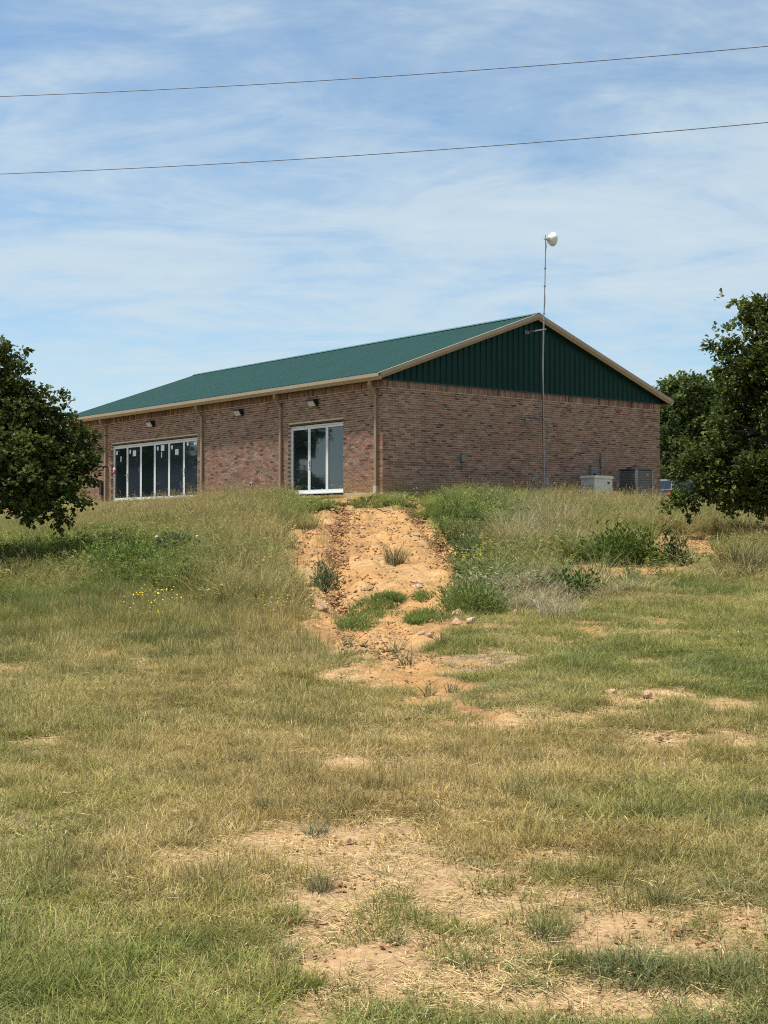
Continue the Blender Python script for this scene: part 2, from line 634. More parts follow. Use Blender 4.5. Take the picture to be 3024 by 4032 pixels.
bld = thing('brick_building', 'long low red brick building with green metal gable roof on top of the grassy slope', 'building', BM(0, 0))

TW = .22                                              # wall thickness
wall = MB()
wall.box(0, TW, -0.0, D1[0] - .004, -.25, BH)
wall.box(0, TW, D1[0] - .004, D1[1] + .004, ZL + .006, BH)
wall.box(0, TW, D1[1] + .004, D2[0] - .004, -.25, BH)
wall.box(0, TW, D2[0] - .004, D2[1] + .004, ZL + .006, BH)
wall.box(0, TW, D2[1] + .004, BL, -.25, BH)
wall.box(TW, BW, 0, TW, -.25, BH)
wall.box(BW - TW, BW, TW, BL, -.25, BH)
wall.box(TW, BW - TW, BL - TW, BL, -.25, BH)
wall_o = wall.build('wall', M_mortar, bld)
MB().box(.02, BW - .02, .02, BL - .02, -.5, -.25 - .001).build('foundation', M_conc, bld)
MB().box(TW + .01, BW - TW - .01, TW + .01, BL - TW - .01, BH - .05, BH).build('ceiling', M_soffit, bld)
MB().box(TW, BW - TW, TW, BL - TW, -.25, -.06).build('floor_slab', M_conc, bld)

# bricks: list of (wall, along0, along1, z0, z1)
CO, BLN, J = .0677, .2032, .0150
bricks = []
for side, LEN, holes in (('front', BL, [D1, D2]), ('gable', BW, [])):
    for c in range(47 - 3):
        z0 = c * CO - .008
        z1 = z0 + CO - J
        a = -BLN * (.5 if c % 2 else 0) + rng.uniform(-.006, .006)
        while a < LEN:
            l0, l1 = max(a, 0.0), min(a + BLN - J, LEN)
            a += BLN
            segs = [(l0, l1)]
            if z0 < ZL:
                for h0, h1 in holes:
                    nx_ = []
                    for s0, s1 in segs:
                        if s1 <= h0 or s0 >= h1:
                            nx_.append((s0, s1))
                        else:
                            if s0 < h0:
                                nx_.append((s0, h0))
                            if s1 > h1:
                                nx_.append((h1, s1))
                    segs = nx_
            for s0, s1 in segs:
                if s1 - s0 > .025:
                    bricks.append((side, s0, s1, z0, z1))
    a = 0.0
    while a < LEN - .02:                                # soldier course
        bricks.append((side, a, min(a + CO - J, LEN), 44 * CO - .004, BH - .003))
        a += CO

TONES = np.array([(.205, .120, .088), (.165, .095, .070), (.120, .066, .050), (.075, .043, .035), (.235, .135, .100),
                  (.215, .105, .080), (.180, .115, .090), (.255, .160, .125), (.050, .032, .028), (.190, .100, .075)])
TP = np.array([.20, .18, .14, .045, .12, .10, .13, .05, .012, .06])
TP = TP / TP.sum()
TONES = TONES * np.array([1.13, 1.10, 1.05])
BF = np.array([[0, 2, 3, 1], [4, 5, 7, 6], [0, 1, 5, 4], [2, 6, 7, 3], [0, 4, 6, 2], [1, 3, 7, 5]])


def brick_verts(side, s0, s1, z0, z1):
    p = -.007 + rng.uniform(-.003, .003)
    V = np.array([(x, y, z) for z in (z0, z1) for y in (s0, s1) for x in (p, .10)])
    V += rng.uniform(-.0022, .0022, V.shape)
    if side == 'gable':
        V = V[:, [1, 0, 2]]
    return V


cen = np.array([np.array(B(0, (s0 + s1) / 2, (z0 + z1) / 2) if sd_ == 'front' else B((s0 + s1) / 2, 0, (z0 + z1) / 2))
                for sd_, s0, s1, z0, z1 in bricks])
area = np.array([(s1 - s0) * (z1 - z0) for _, s0, s1, z0, z1 in bricks])
full = np.array([s1 - s0 > .17 for _, s0, s1, z0, z1 in bricks])
dist = np.linalg.norm(cen - np.array([0, 0, EYE]), axis=1)
facing = np.array([.62 if b_[0] == 'front' else .78 for b_ in bricks])
big = np.argsort(-(area * facing / dist ** 2) + np.where((cen[:, 2] - C0[2] > .12), 0, 1))[:300]
bigset = set(big.tolist())
proto = {}
Vs, Fs, Ts = [], [], []
nv = 0
for i, (sd_, s0, s1, z0, z1) in enumerate(bricks):
    tone = TONES[rng.choice(len(TONES), p=TP)] * rng.uniform(.85, 1.15)
    if i in bigset and full[i]:
        key = (sd_, int(rng.integers(0, 16)))
        if key not in proto:
            V = brick_verts(sd_, 0, BLN - J, 0, CO - J)
            me = new_mesh('brick', V, BF, M_brick)
            vcol(me, 'tone', np.tile(tone, (8, 1)))
            proto[key] = me
        o = obj('brick', proto[key], wall_o)
        o.location = (0, s0, z0) if sd_ == 'front' else (s0, 0, z0)
    else:
        Vs.append(brick_verts(sd_, s0, s1, z0, z1))
        Fs.append(BF + nv)
        Ts.append(np.tile(tone, (8, 1)))
        nv += 8
me = fast_mesh('bricks', np.concatenate(Vs), np.concatenate(Fs), M_brick)
vcol(me, 'tone', np.concatenate(Ts))
obj('bricks', me, wall_o, kind='stuff')

# roof panels
SL = (ZR - ZE) / (BW / 2 + OE)
slope_len = math.hypot(ZR - ZE, BW / 2 + OE)
RIB = .2286


def ribbed(n_ribs, h, w=RIB, minor=True):
    """profile of a panel along one axis: list of (t, height)"""
    p = [(0, 0)]
    for k in range(n_ribs):
        c = (k + .5) * w
        p += [(c - .034, 0), (c - .014, h), (c + .014, h), (c + .034, 0)]
        if minor:
            p += [(c + .076, 0), (c + .082, .003), (c + .092, .003), (c + .098, 0)] if k < n_ribs else []
    p.append((n_ribs * w, 0))
    return p


PW = 4 * RIB
for side in (0, 1):
    v0 = -OR
    while v0 < BL + OR - .01:
        w = min(PW, BL + OR - v0)
        prof = [(t_, h) for t_, h in ribbed(4, .040, minor=False) if t_ < w] + [(w, 0)]
        V, Fc = [], []
        for t_, h in prof:
            for e, (uu, zz) in enumerate(((-OE - .03, ZE - .03 * SL), (BW / 2 - .002, ZR))):
                x = uu if side == 0 else BW - uu
                V.append((x, v0 + t_, zz + h + .004))
        for i in range(len(prof) - 1):
            Fc.append([2 * i, 2 * i + 1, 2 * i + 3, 2 * i + 2] if side else [2 * i, 2 * i + 2, 2 * i + 3, 2 * i + 1])
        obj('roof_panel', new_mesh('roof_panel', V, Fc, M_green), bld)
        v0 += w + .0005
MB().prism([(BW / 2 - .16, ZR - .16 * SL + .066), (BW / 2, ZR + .08), (BW / 2 + .16, ZR - .16 * SL + .066),
            (BW / 2 + .16, ZR - .16 * SL + .058), (BW / 2, ZR + .072), (BW / 2 - .16, ZR - .16 * SL + .058)],
           (1, 0, 0), (0, 0, 1), (0, 1, 0), -OR, BL + OR).build('ridge_cap', M_green, bld)
# roof deck underneath keeps light out
MB().add([(-OE + .02, -OR + .02, ZE - .06), (BW / 2, -OR + .02, ZR - .06), (BW + OE - .02, -OR + .02, ZE - .06),
          (-OE + .02, BL + OR - .02, ZE - .06), (BW / 2, BL + OR - .02, ZR - .06), (BW + OE - .02, BL + OR - .02, ZE - .06)],
         [[0, 1, 4, 3], [1, 2, 5, 4]]).build('roof_deck', M_soffit, bld)


def trim_prof(s):
    return [(0, .012), (-s * .012, .012), (-s * .012, -.095), (s * .05, -.185), (s * .06, -.185), (s * .06, .012)]


def rake(u0, z0, u1, z1, v, s, name):
    V = []
    for uu, zz in ((u0, z0), (u1, z1)):
        V += [(uu, v + p, zz + q + .004) for p, q in trim_prof(s)]
    n = 6
    Fc = [[i, (i + 1) % n, n + (i + 1) % n, n + i] for i in range(n)] + [list(range(n)), list(range(n, 2 * n))]
    MB().add(V, Fc).build(name, M_tan, bld)


for v, s in ((-OR, 1), (BL + OR, -1)):
    rake(-OE - .03, ZE - .01, BW / 2, ZR + .035, v, s, 'rake_trim')
    rake(BW / 2 + .0005, ZR + .035, BW + OE + .03, ZE - .01, v, s, 'rake_trim')
for side in (0, 1):
    v0 = -OR - .012
    for seg_end in (BL * .6, BL + OR + .012):
        mb = MB()
        prof = [(0, .012), (-.12, .012), (-.12, -.085), (-.055, -.175), (0, -.175)]
        prof = [((-OE + .06 + p) if side == 0 else (BW + OE - .06 - p), ZE + q - .012) for p, q in prof]
        mb.prism(prof, (1, 0, 0), (0, 0, 1), (0, 1, 0), v0, seg_end - .002)
        mb.build('gutter', M_tan, bld)
        v0 = seg_end + .002
    mb = MB().box(*( (-OE + .061, .0) if side == 0 else (BW, BW + OE - .061)), -OR + .06, BL + OR - .06, ZE - .16, ZE - .14)
    mb.build('soffit', M_soffit, bld)
# sloping soffit under the rakes
for v0, v1 in ((-OR + .061, -.002), (BL + .002, BL + OR - .061)):
    MB().add([(-OE + .05, v0, ZE - .12), (BW / 2, v0, ZR - .13), (BW + OE - .05, v0, ZE - .12),
              (-OE + .05, v1, ZE - .12), (BW / 2, v1, ZR - .13), (BW + OE - .05, v1, ZE - .12)],
             [[0, 1, 4, 3], [1, 2, 5, 4]]).build('soffit', M_soffit, bld)

# gable siding: ribbed sheets


def top_z(u):
    return ZE + SL * (OE + min(u, BW - u)) - .10


for v, s in ((0, -1), (BL, 1)):
    u0 = 0.02
    while u0 < BW - .03:
        w = min(PW, BW - .02 - u0)
        prof = [(t_, h) for t_, h in ribbed(4, .034, minor=False) if t_ < w] + [(w, 0)]
        if u0 < BW / 2 < u0 + w:
            prof = sorted(prof + [(BW / 2 - u0, 0)]) if all(abs(t_ - BW / 2 + u0) > .03 for t_, _ in prof) else prof
        V, Fc = [], []
        for t_, h in prof:
            V.append((u0 + t_, v + s * (h + .012), BH + .035))
            V.append((u0 + t_, v + s * (h + .012), max(top_z(u0 + t_), BH + .036)))
        for i in range(len(prof) - 1):
            Fc.append([2 * i, 2 * i + 2, 2 * i + 3, 2 * i + 1])
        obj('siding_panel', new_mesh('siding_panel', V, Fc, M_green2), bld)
        u0 += w + .0005
    MB().prism([(v - s * .0, BH + .001), (v + s * .055, BH + .001), (v + s * .055, BH + .012), (v + s * .014, BH + .05), (v, BH + .05)],
               (0, 1, 0), (0, 0, 1), (1, 0, 0), .0, BW).build('base_trim', mat('green_trim', (.02, .045, .045), .5), bld)
    MB().add([(.0, v, BH + .05), (BW, v, BH + .05), (BW / 2, v, ZR - .1)], [[0, 1, 2]]).build('gable_backing', M_soffit, bld)

# downspouts
for px in (1478, 1103, 794, 415):
    vv = v_at(px, .05)
    d = MB()
    d.box(-.085, -.010, vv - .05, vv + .05, -.02, BH - .42)
    d.add([(-.085, vv - .05, BH - .42), (-.01, vv - .05, BH - .42), (-.01, vv + .05, BH - .42), (-.085, vv + .05, BH - .42),
           (-.31, vv - .05, BH - .14), (-.235, vv - .05, BH - .14), (-.235, vv + .05, BH - .14), (-.31, vv + .05, BH - .14)],
          [[0, 1, 5, 4], [1, 2, 6, 5], [2, 3, 7, 6], [3, 0, 4, 7]])
    d.box(-.31, -.235, vv - .05, vv + .05, BH - .14, BH - .01)
    ds = d.build('downspout', M_tan2, bld)
    if px == 1478:
        db = MB().box(-.10, -.002, vv - .062, vv + .062, -.10, .14).build('drain_boot', mat('weathered_white_paint', (.62, .60, .55), .8, 0, .5, 30, second=(.3, .25, .18)), ds)
    else:
        MB().box(-.09, -.005, vv - .055, vv + .055, BH - .9, BH - .87).build('strap', M_tan, ds)

# folding glass doors


def folding_door(v0, v1, n, filmed, stickers, handles):
    d = obj('folding_door', None, bld)
    d.empty_display_size = .2
    y0, y1 = .105, .165
    MB().box(-.002 + .02, .105, v0 - .0, v1 + .0, ZL - .040, ZL + .004).build('lintel', M_lintel, d)
    f = MB()
    f.box(y0 - .02, y1, v0, v0 + .045, -.02, ZL - .06).box(y0 - .02, y1, v1 - .045, v1, -.02, ZL - .06)
    f.box(y0 - .02, y1, v0 + .045, v1 - .045, ZL - .115, ZL - .06).box(y0 - .05, y1, v0 + .045, v1 - .045, -.02, .02)
    f.build('outer_frame', M_white, d, bevel=.004)
    w = (v1 - v0 - .09) / n
    zb, zt = .024, ZL - .119
    for i in range(n):
        a, e = v0 + .045 + i * w + .004, v0 + .045 + (i + 1) * w - .004
        st = .062
        p = MB()
        p.box(y0, y0 + .05, a, a + st, zb, zt).box(y0, y0 + .05, e - st, e, zb, zt)
        p.box(y0, y0 + .05, a + st, e - st, zt - st, zt).box(y0, y0 + .05, a + st, e - st, zb, zb + .085)
        p.build('panel_frame', M_white, d, bevel=.003)
        g = MB().box(y0 + .018, y0 + .026, a + st, e - st, zb + .085, zt - st)
        g.build('pane', M_film if i in filmed else M_glass, d)
        s = MB()
        x0_, x1_ = y0 + .008, y0 + .017
        s.box(x0_, x1_, a + st, a + st + .012, zb + .085, zt - st).box(x0_, x1_, e - st - .012, e - st, zb + .085, zt - st)
        s.box(x0_, x1_, a + st + .012, e - st - .012, zt - st - .012, zt - st).box(x0_, x1_, a + st + .012, e - st - .012, zb + .085, zb + .097)
        s.build('seal', M_seal, d)
        for (k, fx, fz, sw, sh) in stickers:
            if k == i:
                ga, gw = a + st, e - a - 2 * st
                gz0, gh = zb + .085, zt - st - zb - .085
                cy, cz = ga + fx * gw, gz0 + fz * gh
                MB().box(y0 + .0145, y0 + .0165, cy - sw * .62, cy + sw * .62, cz - sh * .62, cz + sh * .62).build('sticker', M_paper, d)
    for v, z in handles:
        h = MB()
        h.box(y0 - .006, y0 - .001, v - .018, v + .018, z - .13, z + .07)
        h.tube([(y0 - .001, v, z), (y0 - .05, v, z)], .009, 8).tube([(y0 - .05, v - .005, z), (y0 - .05, v + .12, z)], .009, 8)
        h.build('handle', M_chrome, d)
    return d


w3 = (D1[1] - D1[0] - .09) / 3
folding_door(D1[0], D1[1], 3, set(), [], [(D1[0] + .045 + 2 * w3 - .03, .95)])
w6 = (D2[1] - D2[0] - .09) / 6
# panels are numbered from the near (right) end
folding_door(D2[0], D2[1], 6, {0, 1, 2, 4},
             [(0, .82, .965, .10, .11), (0, .25, .965, .17, .13), (1, .88, .925, .09, .11), (1, .5, .83, .19, .16),
              (2, .86, .93, .09, .11), (2, .47, .93, .20, .17), (2, .55, .80, .05, .16), (4, .86, .92, .09, .11),
              (4, .5, .88, .20, .17), (5, .88, .92, .09, .11), (5, .52, .79, .06, .16)],
             [(D2[0] + .045 + 1 * w6 - .03, 1.0), (D2[0] + .045 + 5 * w6 - .03, .95)])

# ------------------------------------------------------------------ things fixed to or beside the building
for px, where in ((1232, 'above the three pane door nearest the corner'), (938, 'above bare brick between the two doors'),
                  (590, 'above the long six pane door')):
    v = v_at(px, .1)
    o = thing('wall_floodlight', 'black wedge shaped wall floodlight with pale lens ' + where, 'floodlight', BM(0, v, BH - .42), 'floodlights under the eave')
    prof = [(-.008, .11), (-.20, .11), (-.20, .05), (-.09, -.11), (-.008, -.11)]
    MB().prism(prof, (1, 0, 0), (0, 0, 1), (0, 1, 0), -.19, .19).build('housing', M_black, o, bevel=.006)
    # lens lies on the slanted front
    a, e = Vector((-.20, 0, .05)), Vector((-.09, 0, -.11))
    n_ = Vector((-.16, 0, -.11)).normalized() * .006
    l = MB()
    q = [a.lerp(e, .06), a.lerp(e, .94)]
    V = [q[0] + Vector((0, -.165, 0)), q[0] + Vector((0, .165, 0)), q[1] + Vector((0, .165, 0)), q[1] + Vector((0, -.165, 0))]
    l.add(V + [p + n_ for p in V], [[0, 1, 2, 3], [4, 5, 6, 7], [0, 1, 5, 4], [1, 2, 6, 5], [2, 3, 7, 6], [3, 0, 4, 7]])
    l.build('lens', M_lens, o)

# antenna mast
um = u_at(2141, .77)
gz = float(terrain(*B(um, -.77)[:2])) - C0[2]
mast = thing('antenna_mast', 'tall thin metal mast with white dish antenna rising past the gable', 'antenna', BM(um, -.77, gz))
mz = lambda z: z - gz
topz = 7.87
MB().tube([(0, 0, -.1), (-.04, 0, mz(3.9)), (-.005, 0, mz(5.4))], .023, 10).build('lower_pole', M_galv, mast)
MB().tube([(-.005, 0, mz(5.38)), (.05, 0, mz(6.6)), (.085, 0, mz(topz + .12))], .016, 10).build('upper_pole', M_galv, mast)
for z in (5.36, 6.4, 5.55, 6.95):
    MB().tube([(.0 + (z - 5.4) * .035, 0, mz(z) - .02), (.0 + (z - 5.4) * .035, 0, mz(z) + .02)], .036, 8).build('clamp', M_galv, mast)
for z, ln in ((5.06, .74), (2.28, .70)):
    bk = MB().box(-.02, .02, .0, ln, mz(z) - .02, mz(z) + .02)
    bk.box(-.10, .10, ln, ln + .045, mz(z) - .045, mz(z) + .045)
    bk.box(-.055, .055, -.05, .0, mz(z) - .025, mz(z) + .025)
    bk.build('wall_bracket', M_galv, mast)
MB().tube([(.16, .0, mz(topz - .05)), (.09, .03, mz(topz - .5)), (.11, .03, mz(7.0)), (.06, .03, mz(6.5)), (.09, .03, mz(6.0)),
           (.03, .03, mz(5.4)), (-.04, .045, mz(3.5)), (0, .045, mz(.7))], .007, 6).build('cable', M_black, mast)
# dish: seen from behind, turned to the right and away
dirw = Vector((.80, .50, .06)).normalized()
loc = Matrix.Rotation(-TH, 3, 'Z') @ dirw
qz = loc.to_track_quat('Z', 'Y').to_matrix().to_4x4()
ctr = Vector((.085, 0, mz(topz))) + loc * .14
Md = Matrix.Translation(ctr) @ qz
prof = [(0.001, -.01), (.06, -.004), (.12, .022), (.17, .06), (.205, .11), (.215, .135), (.215, .155), (.20, .168), (.12, .178), (.001, .182)]
dish = MB().lathe(prof, 28, Md).build('dish', M_wplast, mast, smooth=True)
mt = MB().box(-.05, .05, -.045, .045, -.09, .0)
mt.v = [tuple(Md @ Vector(p)) for p in mt.v]
mt.tube([Vector((.085, 0, mz(topz))) - loc * .07, Vector((.085, 0, mz(topz))) + loc * .1], .03, 8)
mt.build('dish_mount', mat('pale_grey_plastic', (.5, .5, .48), .5), mast, bevel=.006)

# utility boxes on the gable wall
ub = u_at(1819)
o = thing('outlet_box', 'small grey electrical box on the left half of the gable wall', 'electrical box', BM(ub, 0, 1.0))
MB().box(-.085, .085, -.10, -.008, -.08, .13).build('cover', M_grey, o, bevel=.008)
MB().tube([(0, -.045, -.08), (0, -.045, -.30)], .02, 8).build('conduit', M_grey, o)
ub = u_at(2331)
o = thing('transfer_switch_box', 'grey switch box with dark window on the wall above the white generator', 'electrical box', BM(ub, 0, .78))
MB().box(-.15, .15, -.12, -.008, -.16, .14).build('case', M_grey, o, bevel=.01)
MB().box(-.08, .07, -.126, -.121, -.13, -.06).build('window', M_black, o)
MB().tube([(.0, -.06, -.16), (.0, -.06, -.75)], .022, 8).build('conduit', M_grey, o)
ub = u_at(2366)
o = thing('disconnect_switch', 'tall narrow dark grey disconnect and conduit between generator and condenser', 'electrical box', BM(ub, 0, .95))
MB().box(-.06, .07, -.10, -.008, -.02, .30).build('case', M_grey, o, bevel=.008)
MB().tube([(0, -.05, -.02), (0, -.05, -.60), (.25, -.05, -.72)], .022, 8).build('conduit', M_galv, o)
MB().tube([(-.03, -.05, .30), (-.03, -.05, .42), (-.03, -.0, .46)], .018, 8).build('vent_pipe', M_grey, o)

# generator
M_gen = mat('off_white_enamel', (.70, .69, .64), .45, 0, .25, 9, second=(.55, .53, .47))
ug = u_at(2340, 1.15)
gzz = float(terrain(*B(ug + .4, -1.1)[:2])) - C0[2]
gen = thing('standby_generator', 'off white standby generator cabinet in tall grass below the switch box', 'generator', BM(ug, -1.15, gzz))
gh = .80
MB().box(0, .84, 0, .60, .06, gh - .10).build('cabinet', M_gen, gen, bevel=.012)
MB().prism([(-.03, gh - .10), (-.03, gh - .04), (.03, gh), (.81, gh), (.87, gh - .04), (.87, gh - .10)], (1, 0, 0), (0, 0, 1), (0, 1, 0), -.03, .63).build('lid', M_gen, gen, bevel=.012)
for k in range(7):
    z = .20 + k * .055
    MB().add([(-.004, .08, z), (-.004, .52, z), (-.028, .52, z - .02), (-.028, .08, z - .02), (-.004, .08, z + .012), (-.004, .52, z + .012)],
             [[0, 1, 2, 3], [4, 5, 2, 3], [0, 4, 3], [1, 2, 5]]).build('louvre', M_gen, gen)
    MB().box(-.003, -.0005, .08, .52, z - .022, z - .003).build('louvre_gap', M_black, gen)
MB().box(-.05, .89, -.05, .65, -.15, .06).build('pad', M_conc, gen)
MB().box(.60, .70, -.018, -.004, .55, .60).build('latch', M_black, gen)

# air conditioner
M_ac = mat('grey_brown_steel', (.15, .145, .14), .5, .1, .15, 4)
ua = u_at(2506, 1.5)
gza = float(terrain(*B(ua + .3, -1.2)[:2])) - C0[2]
ac = thing('air_conditioner', 'dark grey louvred air conditioning condenser near the far end of the gable wall', 'air conditioner', BM(ua, -1.5, gza))
s_, hh = .74, 1.06
MB().box(-.06, s_ + .06, -.06, s_ + .06, -.15, .06).build('pad', M_conc, ac)
MB().box(.03, s_ - .03, .03, s_ - .03, .06, hh - .04).build('coil', mat('coil_dark', (.02, .02, .021), .7), ac)
for k in range(17):
    z = .10 + k * .053
    lv = MB()
    lv.box(.03, s_ - .03, -.002, .006, z, z + .042).box(.03, s_ - .03, s_ - .006, s_ + .002, z, z + .042)
    lv.box(-.002, .006, .03, s_ - .03, z, z + .042).box(s_ - .006, s_ + .002, .03, s_ - .03, z, z + .042)
    lv.build('louvre', M_ac, ac)
for x, y in ((0, 0), (s_, 0), (0, s_), (s_, s_)):
    MB().box(x - .03, x + .03, y - .03, y + .03, .06, hh - .04).build('corner_post', mat('post_grey', (.24, .235, .225), .5), ac, bevel=.008)
MB().box(-.035, s_ + .035, -.035, s_ + .035, hh - .04, hh).build('top_panel', M_ac, ac, bevel=.015)
MB().lathe([(.30, hh), (.30, hh + .03), (.27, hh + .05), (.05, hh + .07), (.001, hh + .07)], 20, Matrix.Translation((s_ / 2, s_ / 2, 0))).build('fan_guard', M_black, ac)
MB().lathe([(.001, .0), (.045, .0), (.05, .008), (.001, .009)], 14, Matrix.Translation((.50, -.004, .86)) @ Matrix.Rotation(R(90), 4, 'X') @ Matrix.Scale(1.6, 4, (1, 0, 0))).build('badge', mat('red_badge', (.42, .13, .11), .5), ac)

# left end of the front wall
vb = v_at(990, .02)
o = thing('wall_outlet', 'small pale outlet cover low on the brick between the two doors', 'outlet', BM(0, vb, .36))
MB().box(-.035, -.004, -.05, .05, -.07, .07).build('cover', M_wplast, o, bevel=.006)
MB().box(-.042, -.0352, -.03, .03, -.045, .045).build('socket', M_black, o)
vb = v_at(401, .02)
o = thing('conduit_cabinet', 'narrow dark brown box on the wall beside the leftmost downspout', 'electrical box', BM(0, vb, .55))
MB().box(-.10, -.008, -.09, .09, -.30, .22).build('cover', mat('dark_brown_paint', (.035, .022, .018), .6), o, bevel=.008)
MB().tube([(-.05, 0, -.30), (-.05, 0, -.62)], .02, 8).build('conduit', M_galv, o)
vb = v_at(284, .02)
o = thing('electric_meter', 'white electric meter box with dark round dial behind the left tree', 'meter', BM(0, vb, .62))
MB().box(-.13, -.008, -.13, .13, -.28, .26).build('case', M_wplast, o, bevel=.01)
MB().lathe([(.001, .10), (.07, .10), (.09, .06), (.09, 0)], 18, Matrix.Translation((-.13, -.02, .06)) @ Matrix.Rotation(R(-90), 4, 'Y')).build('dial', M_black, o, smooth=True)
MB().tube([(-.06, .0, .26), (-.06, 0, 2.2)], .024, 8).build('riser_pipe', M_galv, o)

vh = v_at(430, .55)
ph = B(-.55, vh)
zg = float(terrain(ph.x, ph.y))
o = thing('shepherd_hook', 'thin black shepherd hook pole standing beside the long door', 'garden hook', Matrix.Translation((ph.x, ph.y, zg)))
top = 2.815 + 1.33 - zg
arc = [(0, 0, -.1), (0, 0, .5 * top), (-.01, 0, top - .12)]
for k in range(0, 9):
    a = R(180 - 22.5 * k)
    arc.append((.10 + .105 * math.cos(a), 0, top - .06 + .10 * math.sin(a)))
MB().tube(arc, [.014, .013, .010] + [.008] * 9, 8).build('pole', M_black, o)
MB().tube([(-.10, 0, .0), (-.10, 0, .12), (.0, 0, .12)], .009, 6).build('foot_prong', M_black, o)
o = thing('hummingbird_feeder', 'hummingbird feeder with white top and red base on the black hook', 'bird feeder', Matrix.Translation((ph.x + .205, ph.y, zg + top - .33)))
MB().lathe([(.001, .10), (.045, .10), (.055, .14), (.05, .20), (.02, .235), (.012, .27)], 16).build('bottle', M_wplast, o, smooth=True)
MB().lathe([(.001, .0), (.05, .0), (.088, .03), (.09, .055), (.05, .08), (.03, .105)], 16).build('base', mat('red_plastic', (.30, .02, .025), .35), o, smooth=True)
MB().tube([(0, 0, .25), (0, 0, .268)], .004, 6).build('hanger', M_black, o)

# ------------------------------------------------------------------ power lines
for i, (yl, ym, yr, z) in enumerate(((380, 297, 182, 9.4), (685, 600, 482, 7.9))):
    P = []
    for x in (0, 3024):
        y = yl if x == 0 else yr
        sl = (2016 - y) / F_PX
        c, s = math.cos(PITCH), math.sin(PITCH)
        tt = (z - EYE) / (s + sl * c)
        P.append(Vector(((x - 1512) / F_PX * tt, tt * (c - sl * s), z)))
    a, e = P
    pts = []
    for k in range(61):
        q = -1.6 + 4.2 * k / 60
        p = a.lerp(e, q)
        p.z = z - .09 * 4 * (.25 - (q - .5) ** 2) + 0
        pts.append(p)
    MB().tube(pts, .0068, 6).build('power_line', mat('aluminium_cable', (.10, .105, .115), .6, .0), None,
                                   label=('upper' if i == 0 else 'lower') + ' of the two thin grey power lines crossing the sky', cat='power line', group='power lines')

# ------------------------------------------------------------------ foliage
def leaf_material(name, attr='col', instanced=False, trans=.35, rough=.55, spec=.3):
    m = bpy.data.materials.new(name)
    m.use_nodes = True
    t = m.node_tree
    t.nodes.clear()
    out = N(t, 'ShaderNodeOutputMaterial')
    pb = N(t, 'ShaderNodeBsdfPrincipled')
    pb.inputs['Roughness'].default_value = rough
    pb.inputs['Specular IOR Level'].default_value = spec
    tb = N(t, 'ShaderNodeBsdfTranslucent')
    mx = N(t, 'ShaderNodeMixShader')
    mx.inputs[0].default_value = trans
    if instanced:
        ti = N(t, 'ShaderNodeAttribute', attribute_type='INSTANCER', attribute_name='tint')
        dr = N(t, 'ShaderNodeAttribute', attribute_type='INSTANCER', attribute_name='dry')
        va = N(t, 'ShaderNodeAttribute', attribute_name='var')        # r: straw chance, g: brightness, b: height
        sv = N(t, 'ShaderNodeSeparateColor')
        t.links.new(va.outputs['Color'], sv.inputs[0])
        isdry = math_node(t, 'LESS_THAN', sv.outputs[0], dr.outputs['Fac'])
        straw = mix_rgb(t, sv.outputs[1], (.37, .285, .12), (.56, .45, .235))
        col = mix_rgb(t, isdry, ti.outputs['Color'], straw)
        br = math_node(t, 'ADD', math_node(t, 'MULTIPLY', sv.outputs[1], .7), .65)
        cb = N(t, 'ShaderNodeCombineColor')
        for i in range(3):
            t.links.new(br, cb.inputs[i])
        col = mix_rgb(t, 1.0, col, cb.outputs[0], 'MULTIPLY')
    else:
        a = N(t, 'ShaderNodeAttribute', attribute_name=attr)
        col = a.outputs['Color']
    t.links.new(col, pb.inputs['Base Color'])
    t.links.new(col, tb.inputs['Color'])
    t.links.new(pb.outputs[0], mx.inputs[1])
    t.links.new(tb.outputs[0], mx.inputs[2])
    t.links.new(mx.outputs[0], out.inputs[0])
    return m


M_leaf = leaf_material('oak_leaves', trans=.30, rough=.7, spec=.12)
M_plant = leaf_material('plant_leaves', trans=.3, rough=.75, spec=.1)
M_bark = mat('bark', (.075, .055, .042), .95, 0, .5, 14, .2, .8, 30)

OAK = np.array([(0, 0), (.30, .24), (.45, .13), (.72, .42), (1, 0), (.72, -.42), (.45, -.13), (.30, -.24)])
OVAL = np.array([(0, 0), (.3, .2), (.55, .24), (.8, .15), (1, 0), (.8, -.15), (.55, -.24), (.3, -.2)])
SLIM = np.array([(0, 0), (.3, .09), (.55, .10), (.8, .06), (1, 0), (.8, -.06), (.55, -.10), (.3, -.09)])
FAN = np.array([(0, 1, 2), (0, 2, 3), (0, 3, 4), (0, 4, 5), (0, 5, 6), (0, 6, 7)])


def unit(a):
    return a / np.maximum(np.linalg.norm(a, axis=-1, keepdims=True), 1e-6)


def leaves(P, D, size, shape, r, jitter=.8, upbias=.5, droop=.18):
    """one leaf at each point P growing along D; returns verts and faces"""
    n = len(P)
    d = unit(D + r.normal(0, jitter, (n, 3)) * .6)
    up = unit(np.array([0, 0, upbias]) + r.normal(0, jitter, (n, 3)) * .45)
    sd_ = unit(np.cross(d, up))
    nn_ = np.cross(sd_, d)
    s = size * r.uniform(.65, 1.25, (n, 1, 1))
    x, y = shape[:, 0][None, :, None], shape[:, 1][None, :, None]
    V = P[:, None, :] + s * (d[:, None, :] * x + sd_[:, None, :] * y + nn_[:, None, :] * (np.abs(y) * .35 - droop * x * x))
    Fc = (FAN[None] + (np.arange(n) * 8)[:, None, None]).reshape(-1, 3)
    return V.reshape(-1, 3), Fc


